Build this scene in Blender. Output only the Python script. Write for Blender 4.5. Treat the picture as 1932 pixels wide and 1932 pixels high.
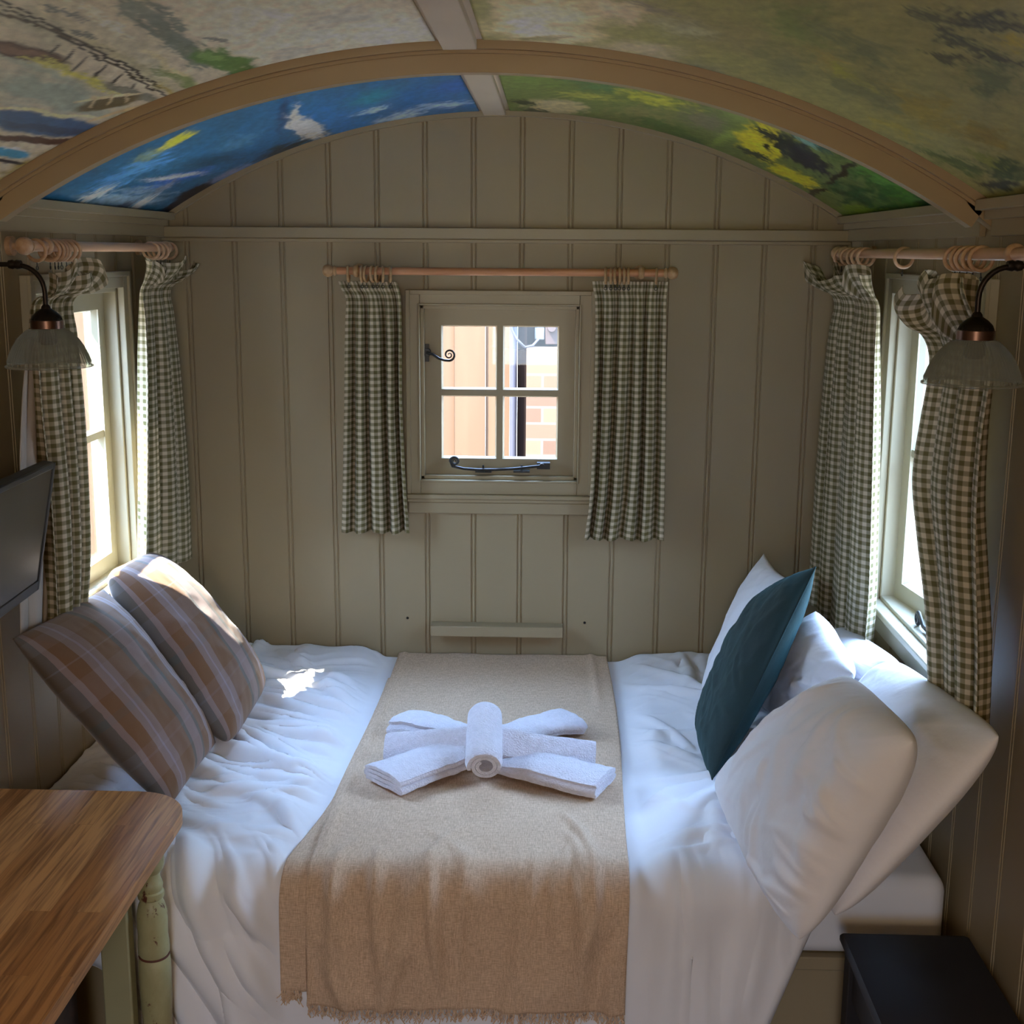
import bpy, bmesh, math, random
import numpy as np
from mathutils import Vector, Matrix

for o in list(bpy.data.objects): bpy.data.objects.remove(o)
scene = bpy.context.scene
COL = scene.collection
rnd = random.Random(7)

# ------------------------------------------------------------------ camera
CAM_R = np.array([[0.99945350, 0.03237539, 0.00667368],
                  [0.01302029, -0.19999458, -0.97971049],
                  [-0.03038381, 0.97926197, -0.20030682]])      # rows: right, down, forward
CAM_C = np.array([0.15711212, -4.03560681, 1.9])
FPX = 2400.0
cam_d = bpy.data.cameras.new('camera')
cam = bpy.data.objects.new('camera', cam_d); COL.objects.link(cam)
rt, dn, fw = CAM_R
cam.matrix_world = Matrix(((rt[0], -dn[0], -fw[0], CAM_C[0]), (rt[1], -dn[1], -fw[1], CAM_C[1]),
                           (rt[2], -dn[2], -fw[2], CAM_C[2]), (0, 0, 0, 1)))
cam_d.sensor_width = 36.0; cam_d.lens = FPX / 1932.0 * 36.0
cam_d.clip_start = 0.05; cam_d.clip_end = 200
scene.camera = cam

# ------------------------------------------------------------------ world, sun, exposure
scene.view_settings.view_transform = 'Standard'
scene.view_settings.look = 'None'
scene.view_settings.gamma = 1.0
scene.view_settings.exposure = 0.4
w = bpy.data.worlds.new('sky'); scene.world = w; w.use_nodes = True
wn = w.node_tree; bg = wn.nodes['Background']
tc = wn.nodes.new('ShaderNodeTexCoord'); sp = wn.nodes.new('ShaderNodeSeparateXYZ')
rp = wn.nodes.new('ShaderNodeValToRGB')
wn.links.new(tc.outputs['Generated'], sp.inputs[0]); wn.links.new(sp.outputs['Z'], rp.inputs[0])
rp.color_ramp.elements[0].position = 0.0; rp.color_ramp.elements[0].color = (0.66, 0.81, 1.0, 1)
rp.color_ramp.elements[1].position = 0.7; rp.color_ramp.elements[1].color = (0.40, 0.60, 1.0, 1)
wn.links.new(rp.outputs[0], bg.inputs['Color'])
mr = wn.nodes.new('ShaderNodeMapRange'); mr.interpolation_type = 'SMOOTHSTEP'      # brighter high up than along the horizon
mr.inputs['From Min'].default_value = 0.05; mr.inputs['From Max'].default_value = 0.55; mr.inputs['To Min'].default_value = 6.0; mr.inputs['To Max'].default_value = 28.0
wn.links.new(sp.outputs['Z'], mr.inputs[0]); wn.links.new(mr.outputs[0], bg.inputs['Strength'])
SUN_DIR = Vector((1.0, 0.82, -1.85)).normalized()
sd = bpy.data.lights.new('sun', 'SUN'); sd.energy = 42.0; sd.angle = math.radians(0.6); sd.color = (1.0, 0.93, 0.82)
so = bpy.data.objects.new('sun', sd); COL.objects.link(so)
so.rotation_euler = SUN_DIR.to_track_quat('-Z', 'Y').to_euler(); so.location = (-4, -5, 6)

def portal(name, loc, rot, sx, sy):
    d = bpy.data.lights.new(name, 'AREA'); d.shape = 'RECTANGLE'; d.size = sx; d.size_y = sy
    d.energy = 1.0; d.cycles.is_portal = True
    o = bpy.data.objects.new(name, d); COL.objects.link(o); o.location = loc; o.rotation_euler = rot
    return o
dl = bpy.data.lights.new('warm fill behind camera', 'POINT'); dl.shadow_soft_size = 0.14; dl.energy = 30.0; dl.color = (1.0, 0.76, 0.50)  # added warm fill light out of view, no fixture around it
dlo = bpy.data.objects.new('warm fill behind camera', dl); COL.objects.link(dlo); dlo.location = (0.1, -4.75, 1.75)
try:
    scene.cycles.max_bounces = 10; scene.cycles.diffuse_bounces = 6; scene.cycles.transparent_max_bounces = 12
    scene.cycles.sample_clamp_indirect = 6.0
    scene.cycles.use_denoising = True
    scene.cycles.caustics_refractive = False; scene.cycles.caustics_reflective = False
except Exception:
    pass

# ------------------------------------------------------------------ helpers
def ray(px, py):
    return CAM_R.T @ np.array([(px - 966) / FPX, (py - 966) / FPX, 1.0])
def at_y(px, py, Y):
    d = ray(px, py); return CAM_C + d * (Y - CAM_C[1]) / d[1]
def at_x(px, py, X):
    d = ray(px, py); return CAM_C + d * (X - CAM_C[0]) / d[0]
def at_z(px, py, Z):
    d = ray(px, py); return CAM_C + d * (Z - CAM_C[2]) / d[2]

def hash2(ix, iy, seed):
    n = (ix.astype(np.int64) * 374761393 + iy.astype(np.int64) * 668265263 + seed * 1442695041) & 0x7fffffff
    n = ((n ^ (n >> 13)) * 1274126177) & 0x7fffffff
    n = (n ^ (n >> 16)) & 0x7fffffff
    return n / float(0x7fffffff)
def vnoise(x, y, seed=0):
    x = np.asarray(x, float); y = np.asarray(y, float)
    ix = np.floor(x); iy = np.floor(y); fx = x - ix; fy = y - iy
    fx = fx * fx * fx * (fx * (fx * 6 - 15) + 10); fy = fy * fy * fy * (fy * (fy * 6 - 15) + 10)
    a = hash2(ix, iy, seed); b = hash2(ix + 1, iy, seed); c = hash2(ix, iy + 1, seed); d = hash2(ix + 1, iy + 1, seed)
    return (a * (1 - fx) + b * fx) * (1 - fy) + (c * (1 - fx) + d * fx) * fy
def fbm(x, y, seed=0, octs=4):
    s = 0; a = 0.5; t = 0
    for i in range(octs):
        s = s + a * vnoise(x * 2 ** i + 13.7 * i, y * 2 ** i + 5.1 * i, seed + i); t += a; a *= 0.5
    return s / t
def ridge(x, y, seed=0):
    return (1 - np.abs(2 * vnoise(x, y, seed) - 1)) ** 3
def sstep(a, b, x):
    t = np.clip((x - a) / (b - a), 0, 1); return t * t * (3 - 2 * t)

def smooth(me, angle=None):
    me.polygons.foreach_set('use_smooth', [True] * len(me.polygons))
    if angle is not None:
        try: me.set_sharp_from_angle(angle=math.radians(angle))
        except Exception: pass

def mk(name, verts, faces, mat, parent=None, sm=None, uvs=None, label=None):
    me = bpy.data.meshes.new(name)
    me.from_pydata([tuple(map(float, v)) for v in verts], [], [tuple(int(i) for i in f) for f in faces])
    if uvs is not None:
        ul = me.uv_layers.new(name='UVMap')
        li = np.zeros(len(me.loops), dtype=np.int32); me.loops.foreach_get('vertex_index', li)
        ul.data.foreach_set('uv', np.asarray(uvs, float)[li].ravel())
    me.update()
    if sm is not None: smooth(me, sm if sm < 180 else None)
    if mat: me.materials.append(mat)
    o = bpy.data.objects.new(name, me); COL.objects.link(o)
    if parent:
        o.parent = parent
        o.matrix_parent_inverse = parent.matrix_world.inverted() if False else Matrix.Translation(-Vector(parent.location))
    if label: o['label'] = label
    return o

def tag(o, label=None, cat=None, group=None, kind=None):
    if label: o['label'] = label
    if cat: o['category'] = cat
    if group: o['group'] = group
    if kind: o['kind'] = kind
    return o
def thing(name, loc, label, cat, group=None):
    o = bpy.data.objects.new(name, None); COL.objects.link(o); o.location = Vector(loc); o.empty_display_size = 0.05
    return tag(o, label, cat, group)
def struct(name, loc=(0, 0, 0)):
    o = bpy.data.objects.new(name, None); COL.objects.link(o); o.location = Vector(loc); o['kind'] = 'structure'
    return o

class MB:
    def __init__(s): s.v = []; s.f = []
    def add(s, v, f):
        n = len(s.v); s.v += [tuple(map(float, p)) for p in v]; s.f += [tuple(int(i) + n for i in q) for q in f]; return s
    def box(s, a, b):
        x0, y0, z0 = [min(p, q) for p, q in zip(a, b)]; x1, y1, z1 = [max(p, q) for p, q in zip(a, b)]
        v = [(x0, y0, z0), (x1, y0, z0), (x1, y1, z0), (x0, y1, z0), (x0, y0, z1), (x1, y0, z1), (x1, y1, z1), (x0, y1, z1)]
        return s.add(v, [(0, 3, 2, 1), (4, 5, 6, 7), (0, 1, 5, 4), (1, 2, 6, 5), (2, 3, 7, 6), (3, 0, 4, 7)])
    def tube(s, pts, r, n=12, cap=True):
        P = [Vector(p) for p in pts]; R = r if hasattr(r, '__len__') else [r] * len(P)
        up = None; v = []; f = []
        for i, p in enumerate(P):
            t = (P[min(i + 1, len(P) - 1)] - P[max(i - 1, 0)]).normalized()
            if up is None: up = t.orthogonal().normalized()
            up = (up - t * up.dot(t)).normalized(); b = t.cross(up)
            for k in range(n):
                a = 2 * math.pi * k / n; v.append(p + (up * math.cos(a) + b * math.sin(a)) * R[i])
        for i in range(len(P) - 1):
            for k in range(n): f.append((i * n + k, i * n + (k + 1) % n, (i + 1) * n + (k + 1) % n, (i + 1) * n + k))
        if cap: f.append(tuple(reversed(range(n)))); f.append(tuple(range((len(P) - 1) * n, len(P) * n)))
        return s.add(v, f)
    def lathe(s, prof, origin=(0, 0, 0), axis='z', n=32, flute=0, fl_amp=0):
        v = []; f = []; O = Vector(origin); m = len(prof)
        for k in range(n):
            a = 2 * math.pi * k / n; g = 1 + (fl_amp * (1 if k % 2 else -1) if flute else 0)
            for (r, h) in prof:
                rr = r * g
                if axis == 'z': q = (rr * math.cos(a), rr * math.sin(a), h)
                elif axis == 'x': q = (h, rr * math.cos(a), rr * math.sin(a))
                else: q = (rr * math.cos(a), h, rr * math.sin(a))
                v.append(O + Vector(q))
        for k in range(n):
            k2 = (k + 1) % n
            for i in range(m - 1): f.append((k * m + i, k * m + i + 1, k2 * m + i + 1, k2 * m + i))
        return s.add(v, f)
    def torus(s, c, R, r, axis='x', n=28, m=10):
        v = []; f = []; c = Vector(c)
        for i in range(n):
            a = 2 * math.pi * i / n
            for j in range(m):
                b = 2 * math.pi * j / m; q = R + r * math.cos(b); h = r * math.sin(b)
                if axis == 'x': p = (h, q * math.cos(a), q * math.sin(a))
                elif axis == 'y': p = (q * math.cos(a), h, q * math.sin(a))
                else: p = (q * math.cos(a), q * math.sin(a), h)
                v.append(c + Vector(p))
        for i in range(n):
            for j in range(m):
                f.append((i * m + j, ((i + 1) % n) * m + j, ((i + 1) % n) * m + (j + 1) % m, i * m + (j + 1) % m))
        return s.add(v, f)
    def build(s, name, mat, parent=None, sm=40, bevel=0, label=None):
        o = mk(name, s.v, s.f, mat, parent, sm, label=label)
        bm = bmesh.new(); bm.from_mesh(o.data); bmesh.ops.recalc_face_normals(bm, faces=bm.faces); bm.to_mesh(o.data); bm.free()
        if sm is not None: smooth(o.data, sm)
        if bevel:
            m = o.modifiers.new('bevel', 'BEVEL'); m.width = bevel; m.segments = 2; m.limit_method = 'ANGLE'; m.angle_limit = math.radians(50)
        return o

def grid_faces(nu, nv, off=0, flip=False):
    f = []
    for i in range(nu - 1):
        for j in range(nv - 1):
            q = (off + i * nv + j, off + (i + 1) * nv + j, off + (i + 1) * nv + j + 1, off + i * nv + j + 1)
            f.append(q[::-1] if flip else q)
    return f

# ------------------------------------------------------------------ materials
def new_mat(name):
    m = bpy.data.materials.new(name); m.use_nodes = True
    return m, m.node_tree, m.node_tree.nodes['Principled BSDF']
def nd(nt, t, **k):
    n = nt.nodes.new(t)
    for a, b in k.items(): setattr(n, a, b)
    return n
def bump(nt, b, scale, strength, dist=0.002, coord='Object', detail=4, stretch=None):
    t = nd(nt, 'ShaderNodeTexCoord'); n = nd(nt, 'ShaderNodeTexNoise'); n.inputs['Scale'].default_value = scale
    n.inputs['Detail'].default_value = detail
    if stretch:
        mp = nd(nt, 'ShaderNodeMapping'); mp.inputs['Scale'].default_value = stretch
        nt.links.new(t.outputs[coord], mp.inputs[0]); nt.links.new(mp.outputs[0], n.inputs['Vector'])
    else: nt.links.new(t.outputs[coord], n.inputs['Vector'])
    bp = nd(nt, 'ShaderNodeBump'); bp.inputs['Strength'].default_value = strength; bp.inputs['Distance'].default_value = dist
    nt.links.new(n.outputs[0], bp.inputs['Height']); nt.links.new(bp.outputs[0], b.inputs['Normal'])
    return bp
def solid(name, col, rough=0.6, var=0.06, vs=6.0, bs=0, bstr=0.2, metal=0, spec=0.5, bd=0.002, stretch=None, **k):
    m, nt, b = new_mat(name)
    b.inputs['Roughness'].default_value = rough; b.inputs['Metallic'].default_value = metal
    b.inputs['Specular IOR Level'].default_value = spec
    t = nd(nt, 'ShaderNodeTexCoord'); n = nd(nt, 'ShaderNodeTexNoise'); n.inputs['Scale'].default_value = vs
    nt.links.new(t.outputs['Object'], n.inputs['Vector'])
    r = nd(nt, 'ShaderNodeValToRGB')
    r.color_ramp.elements[0].position = 0.3; r.color_ramp.elements[1].position = 0.7
    r.color_ramp.elements[0].color = tuple(c * (1 - var) for c in col) + (1,)
    r.color_ramp.elements[1].color = tuple(min(1, c * (1 + var)) for c in col) + (1,)
    nt.links.new(n.outputs[0], r.inputs[0]); nt.links.new(r.outputs[0], b.inputs['Base Color'])
    if bs: bump(nt, b, bs, bstr, bd, stretch=stretch)
    for a, v in k.items(): b.inputs[a.replace('_', ' ')].default_value = v
    return m

PAINT = solid('wall paint', (0.335, 0.268, 0.160), 0.5, 0.03, 3, 60, 0.08)
TRIMP = solid('trim paint', (0.345, 0.280, 0.172), 0.42, 0.03, 4, 40, 0.06)
LITTRIMP = solid('window-lit trim paint', (0.42, 0.39, 0.29), 0.35, 0.02, 4, 40, 0.05)  # trim paint made lighter and greener to carry the window light
RIBWARMP = solid('warm-lit rib paint', (0.39, 0.29, 0.165), 0.42, 0.03, 4, 40, 0.06)  # warm light on the ribs is mixed into this paint colour
CREAM = solid('ceiling strip paint', (0.62, 0.52, 0.40), 0.5, 0.04, 5)
SHELL = solid('outer cladding', (0.35, 0.34, 0.3), 0.7, 0.05, 5)
FLOORM = solid('floor boards', (0.13, 0.07, 0.035), 0.45, 0.3, 9, 20, 0.2, stretch=(8, 1, 1))
IRON = solid('pewter iron', (0.045, 0.048, 0.05), 0.38, 0.2, 40, 90, 0.3, metal=0.8)
IRONB = solid('black iron', (0.018, 0.018, 0.02), 0.4, 0.2, 40, metal=0.5)
BRASS = solid('aged brass', (0.028, 0.021, 0.017), 0.4, 0.3, 30, metal=0.9)
COPPER = solid('copper band', (0.11, 0.062, 0.045), 0.34, 0.2, 30, metal=1.0)
BLACKW = solid('black painted wood', (0.011, 0.009, 0.011), 0.62, 0.1, 10, 50, 0.05)
TVPL = solid('tv plastic', (0.018, 0.018, 0.02), 0.45, 0.05, 10)
TVSC = solid('tv screen', (0.009, 0.009, 0.010), 0.2, 0.02, 10, spec=0.8)
WHITE = solid('white cotton', (0.82, 0.83, 0.87), 0.75, 0.02, 5, 500, 0.05, Sheen_Weight=0.15)
PILLOWM = solid('pillow cotton', (0.80, 0.79, 0.82), 0.75, 0.02, 5, 14, 0.35, bd=0.01, Sheen_Weight=0.15)
TERRY = solid('white terry towel', (0.80, 0.78, 0.86), 0.95, 0.05, 90, 240, 1.0, bd=0.006, Sheen_Weight=0.4)
DARKM = solid('dark hole', (0.01, 0.01, 0.01), 0.9, 0.1, 10)

def wood_mat(name, c1, c2, scale=(30, 30, 3), rough=0.45):
    m, nt, b = new_mat(name)
    t = nd(nt, 'ShaderNodeTexCoord'); mp = nd(nt, 'ShaderNodeMapping'); mp.inputs['Scale'].default_value = scale
    n = nd(nt, 'ShaderNodeTexNoise'); n.inputs['Scale'].default_value = 1.5; n.inputs['Detail'].default_value = 6
    r = nd(nt, 'ShaderNodeValToRGB'); r.color_ramp.elements[0].position = 0.3; r.color_ramp.elements[1].position = 0.72
    r.color_ramp.elements[0].color = c1 + (1,); r.color_ramp.elements[1].color = c2 + (1,)
    nt.links.new(t.outputs['Object'], mp.inputs[0]); nt.links.new(mp.outputs[0], n.inputs['Vector'])
    nt.links.new(n.outputs[0], r.inputs[0]); nt.links.new(r.outputs[0], b.inputs['Base Color'])
    b.inputs['Roughness'].default_value = rough
    return m
PINE_X = wood_mat('pole wood', (0.44, 0.18, 0.075), (0.62, 0.31, 0.15), (3, 40, 40), 0.38)
PINE_Y = wood_mat('pole wood side', (0.50, 0.28, 0.16), (0.66, 0.41, 0.26), (40, 3, 40), 0.38)
RINGW = wood_mat('ring wood', (0.36, 0.21, 0.09), (0.52, 0.33, 0.16), (60, 60, 60), 0.4)
RINGS = wood_mat('ring wood side', (0.45, 0.27, 0.15), (0.60, 0.40, 0.25), (60, 60, 60), 0.4)

def glass_mat():
    m, nt, b = new_mat('window glass')
    tr = nd(nt, 'ShaderNodeBsdfTransparent'); tr.inputs[0].default_value = (0.95, 0.97, 0.97, 1)
    gl = nd(nt, 'ShaderNodeBsdfGlossy'); gl.inputs['Roughness'].default_value = 0.02
    lw = nd(nt, 'ShaderNodeLayerWeight'); lw.inputs[0].default_value = 0.5
    pw = nd(nt, 'ShaderNodeMath', operation='POWER'); pw.inputs[1].default_value = 5.0; nt.links.new(lw.outputs['Facing'], pw.inputs[0])
    fr = nd(nt, 'ShaderNodeMath', operation='MULTIPLY_ADD'); fr.inputs[1].default_value = 0.55; fr.inputs[2].default_value = 0.03; nt.links.new(pw.outputs[0], fr.inputs[0])
    mx = nd(nt, 'ShaderNodeMixShader'); out = nt.nodes['Material Output']
    nt.links.new(fr.outputs[0], mx.inputs[0]); nt.links.new(tr.outputs[0], mx.inputs[1]); nt.links.new(gl.outputs[0], mx.inputs[2])
    nt.links.new(mx.outputs[0], out.inputs[0]); return m
GLASS = glass_mat()
def shade_mat():
    m, nt, b = new_mat('ribbed lamp glass')
    tr = nd(nt, 'ShaderNodeBsdfTransparent'); tr.inputs[0].default_value = (0.80, 0.82, 0.79, 1)
    b.inputs['Base Color'].default_value = (0.42, 0.43, 0.40, 1); b.inputs['Roughness'].default_value = 0.12
    mx = nd(nt, 'ShaderNodeMixShader'); out = nt.nodes['Material Output']
    lw = nd(nt, 'ShaderNodeLayerWeight'); lw.inputs[0].default_value = 0.45
    ma = nd(nt, 'ShaderNodeMath', operation='MULTIPLY_ADD'); ma.inputs[1].default_value = 0.55; ma.inputs[2].default_value = 0.13
    nt.links.new(lw.outputs['Facing'], ma.inputs[0]); nt.links.new(ma.outputs[0], mx.inputs[0])
    nt.links.new(tr.outputs[0], mx.inputs[1]); nt.links.new(b.outputs[0], mx.inputs[2]); nt.links.new(mx.outputs[0], out.inputs[0])
    return m
SHADE = shade_mat()

def gingham_mat(name, period=0.0203, g=(0.135, 0.115, 0.040), cr=(0.64, 0.55, 0.40)):
    """woven check: two stripe sets in the cloth's own coordinates"""
    m, nt, b = new_mat(name)
    uv = nd(nt, 'ShaderNodeTexCoord'); sx = nd(nt, 'ShaderNodeSeparateXYZ'); nt.links.new(uv.outputs['UV'], sx.inputs[0])
    def stripe(o):
        a = nd(nt, 'ShaderNodeMath', operation='MULTIPLY'); a.inputs[1].default_value = 2 * math.pi / period
        s = nd(nt, 'ShaderNodeMath', operation='SINE'); k = nd(nt, 'ShaderNodeMath', operation='MULTIPLY_ADD', use_clamp=True)
        k.inputs[1].default_value = 2.2; k.inputs[2].default_value = 0.5
        nt.links.new(o, a.inputs[0]); nt.links.new(a.outputs[0], s.inputs[0]); nt.links.new(s.outputs[0], k.inputs[0]); return k.outputs[0]
    s1, s2 = stripe(sx.outputs['X']), stripe(sx.outputs['Y'])
    ad = nd(nt, 'ShaderNodeMath', operation='ADD'); nt.links.new(s1, ad.inputs[0]); nt.links.new(s2, ad.inputs[1])
    hf = nd(nt, 'ShaderNodeMath', operation='MULTIPLY'); hf.inputs[1].default_value = 0.5; nt.links.new(ad.outputs[0], hf.inputs[0])
    r = nd(nt, 'ShaderNodeValToRGB'); e = r.color_ramp.elements
    mid = tuple(0.5 * a_ + 0.42 * b_ for a_, b_ in zip(g, cr))
    e[0].color = g + (1,); e[1].color = cr + (1,); q = e.new(0.5); q.color = tuple(0.60 * a_ + 0.36 * b_ for a_, b_ in zip(g, cr)) + (1,)
    nt.links.new(hf.outputs[0], r.inputs[0])
    ge = nd(nt, 'ShaderNodeNewGeometry'); mx = nd(nt, 'ShaderNodeMix', data_type='RGBA')
    nt.links.new(ge.outputs['Backfacing'], mx.inputs['Factor']); nt.links.new(r.outputs[0], mx.inputs['A']); mx.inputs['B'].default_value = (0.50, 0.47, 0.42, 1)
    nt.links.new(mx.outputs['Result'], b.inputs['Base Color'])
    b.inputs['Roughness'].default_value = 0.85
    # a little light soaks through the cotton
    tl = nd(nt, 'ShaderNodeBsdfTranslucent'); nt.links.new(mx.outputs['Result'], tl.inputs[0])
    ms = nd(nt, 'ShaderNodeMixShader'); ms.inputs[0].default_value = 0.18
    nt.links.new(b.outputs[0], ms.inputs[1]); nt.links.new(tl.outputs[0], ms.inputs[2]); nt.links.new(ms.outputs[0], nt.nodes['Material Output'].inputs[0])
    bump(nt, b, 900, 0.25, 0.001)
    return m
GING = gingham_mat('gingham cotton')

def plaid_mat():
    m, nt, b = new_mat('plaid wool')
    uv = nd(nt, 'ShaderNodeTexCoord'); sx = nd(nt, 'ShaderNodeSeparateXYZ'); nt.links.new(uv.outputs['UV'], sx.inputs[0])
    br = (0.150, 0.062, 0.015); mau = (0.215, 0.142, 0.125); gb = (0.075, 0.070, 0.058); lt = (0.26, 0.205, 0.225); bw = (0.13, 0.057, 0.018)
    def ramp(stops, o):
        r = nd(nt, 'ShaderNodeValToRGB'); r.color_ramp.interpolation = 'CONSTANT'; e = r.color_ramp.elements
        e[0].position = 0; e[0].color = stops[0][1] + (1,); e[1].position = stops[1][0]; e[1].color = stops[1][1] + (1,)
        for p_, c_ in stops[2:]: q = e.new(p_); q.color = c_ + (1,)
        nt.links.new(o, r.inputs[0]); return r.outputs[0]
    a = ramp([(0, gb), (0.03, mau), (0.06, br), (0.15, mau), (0.20, lt), (0.215, mau), (0.27, br), (0.45, gb), (0.49, mau), (0.615, gb), (0.655, br),
              (0.76, lt), (0.79, mau), (0.81, lt), (0.83, br), (0.94, gb), (0.97, bw)], sx.outputs['X'])
    c2 = ramp([(0, br), (0.14, mau), (0.24, lt), (0.252, mau), (0.30, br), (0.46, gb), (0.50, br), (0.58, mau), (0.70, br), (0.775, lt), (0.782, br), (0.88, mau), (0.95, br)], sx.outputs['Y'])
    mx = nd(nt, 'ShaderNodeMix', data_type='RGBA'); mx.inputs['Factor'].default_value = 0.2
    nt.links.new(a, mx.inputs['A']); nt.links.new(c2, mx.inputs['B']); nt.links.new(mx.outputs['Result'], b.inputs['Base Color'])
    b.inputs['Roughness'].default_value = 0.9; b.inputs['Sheen Weight'].default_value = 0.2
    bump(nt, b, 600, 0.3, 0.001); return m
PLAID = plaid_mat()
TEAL = solid('teal velvet', (0.0006, 0.019, 0.020), 0.8, 0.15, 8, 12, 0.5, bd=0.012, Sheen_Weight=0.06, Sheen_Tint=(0.1, 0.7, 0.8, 1))
def linen_mat():
    m, nt, b = new_mat('linen weave')
    t = nd(nt, 'ShaderNodeTexCoord')
    def ns(sc, st):
        mp = nd(nt, 'ShaderNodeMapping'); mp.inputs['Scale'].default_value = st; n = nd(nt, 'ShaderNodeTexNoise'); n.inputs['Scale'].default_value = sc
        nt.links.new(t.outputs['Object'], mp.inputs[0]); nt.links.new(mp.outputs[0], n.inputs['Vector']); return n.outputs[0]
    a = ns(60, (9, 1, 1)); c = ns(60, (1, 9, 9))
    ad = nd(nt, 'ShaderNodeMath', operation='ADD'); nt.links.new(a, ad.inputs[0]); nt.links.new(c, ad.inputs[1])
    hf = nd(nt, 'ShaderNodeMath', operation='MULTIPLY'); hf.inputs[1].default_value = 0.5; nt.links.new(ad.outputs[0], hf.inputs[0])
    r = nd(nt, 'ShaderNodeValToRGB'); r.color_ramp.elements[0].position = 0.35; r.color_ramp.elements[1].position = 0.65
    r.color_ramp.elements[0].color = (0.46, 0.315, 0.205, 1); r.color_ramp.elements[1].color = (0.74, 0.55, 0.39, 1)
    nt.links.new(hf.outputs[0], r.inputs[0]); nt.links.new(r.outputs[0], b.inputs['Base Color']); b.inputs['Roughness'].default_value = 0.9
    bp = nd(nt, 'ShaderNodeBump'); bp.inputs['Strength'].default_value = 0.4; bp.inputs['Distance'].default_value = 0.0015
    nt.links.new(hf.outputs[0], bp.inputs['Height']); nt.links.new(bp.outputs[0], b.inputs['Normal']); return m
LINEN = linen_mat()

def oak_mat():
    """butcher-block top: staves running along Y, each with its own tone, plus fine grain"""
    m, nt, b = new_mat('oak butcher block')
    t = nd(nt, 'ShaderNodeTexCoord')
    mp = nd(nt, 'ShaderNodeMapping'); mp.inputs['Rotation'].default_value = (0, 0, math.pi / 2)
    nt.links.new(t.outputs['Object'], mp.inputs[0])
    bk = nd(nt, 'ShaderNodeTexBrick'); bk.inputs['Scale'].default_value = 1.0
    bk.inputs['Brick Width'].default_value = 0.55; bk.inputs['Row Height'].default_value = 0.048; bk.inputs['Mortar Size'].default_value = 0.0004
    bk.inputs['Color1'].default_value = (0, 0, 0, 1); bk.inputs['Color2'].default_value = (1, 1, 1, 1); bk.inputs['Mortar'].default_value = (0.2, 0.2, 0.2, 1)
    bk.offset = 0.37; nt.links.new(mp.outputs[0], bk.inputs['Vector'])
    mg = nd(nt, 'ShaderNodeMapping'); mg.inputs['Scale'].default_value = (110, 5, 110); nt.links.new(t.outputs['Object'], mg.inputs[0])
    ds = nd(nt, 'ShaderNodeVectorMath', operation='ADD')
    cm = nd(nt, 'ShaderNodeVectorMath', operation='SCALE'); cm.inputs['Scale'].default_value = 17.0
    nt.links.new(bk.outputs['Color'], cm.inputs[0]); nt.links.new(mg.outputs[0], ds.inputs[0]); nt.links.new(cm.outputs[0], ds.inputs[1])
    n = nd(nt, 'ShaderNodeTexNoise'); n.inputs['Scale'].default_value = 1.0; n.inputs['Detail'].default_value = 8; n.inputs['Distortion'].default_value = 0.6
    nt.links.new(ds.outputs[0], n.inputs['Vector'])
    r1 = nd(nt, 'ShaderNodeValToRGB'); e = r1.color_ramp.elements
    e[0].position = 0.0; e[0].color = (0.44, 0.20, 0.070, 1); e[1].position = 1; e[1].color = (0.66, 0.36, 0.155, 1); q = e.new(0.5); q.color = (0.52, 0.255, 0.095, 1)
    nt.links.new(bk.outputs['Color'], r1.inputs[0])
    r2 = nd(nt, 'ShaderNodeValToRGB'); e = r2.color_ramp.elements
    e[0].position = 0.32; e[0].color = (0.48, 0.43, 0.40, 1); e[1].position = 0.58; e[1].color = (1.05, 1.03, 0.98, 1)
    nt.links.new(n.outputs[0], r2.inputs[0])
    mx = nd(nt, 'ShaderNodeMix', data_type='RGBA', blend_type='MULTIPLY'); mx.inputs['Factor'].default_value = 1
    nt.links.new(r1.outputs[0], mx.inputs['A']); nt.links.new(r2.outputs[0], mx.inputs['B']); nt.links.new(mx.outputs['Result'], b.inputs['Base Color'])
    b.inputs['Roughness'].default_value = 0.46; b.inputs['Specular IOR Level'].default_value = 0.35
    bp = nd(nt, 'ShaderNodeBump'); bp.inputs['Strength'].default_value = 0.15; bp.inputs['Distance'].default_value = 0.001
    nt.links.new(n.outputs[0], bp.inputs['Height']); nt.links.new(bp.outputs[0], b.inputs['Normal']); return m
OAK = oak_mat()
def chippy_mat():
    m, nt, b = new_mat('worn green paint')
    t = nd(nt, 'ShaderNodeTexCoord'); mp = nd(nt, 'ShaderNodeMapping'); mp.inputs['Scale'].default_value = (1, 1, 0.55)
    nt.links.new(t.outputs['Object'], mp.inputs[0])
    n = nd(nt, 'ShaderNodeTexNoise'); n.inputs['Scale'].default_value = 26; n.inputs['Detail'].default_value = 8; n.inputs['Roughness'].default_value = 0.75
    nt.links.new(mp.outputs[0], n.inputs['Vector'])
    r = nd(nt, 'ShaderNodeValToRGB'); e = r.color_ramp.elements
    e[0].position = 0.395; e[0].color = (0.10, 0.028, 0.015, 1); e[1].position = 0.41; e[1].color = (0.36, 0.33, 0.16, 1); q = e.new(0.8); q.color = (0.44, 0.41, 0.22, 1)
    nt.links.new(n.outputs[0], r.inputs[0]); nt.links.new(r.outputs[0], b.inputs['Base Color']); b.inputs['Roughness'].default_value = 0.45
    return m
CHIPPY = chippy_mat()
GREENP = solid('pale green paint', (0.33, 0.31, 0.17), 0.5, 0.05, 8)
CHIPRED = solid('worn through red-brown wood', (0.11, 0.03, 0.018), 0.6, 0.2, 30)

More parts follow.
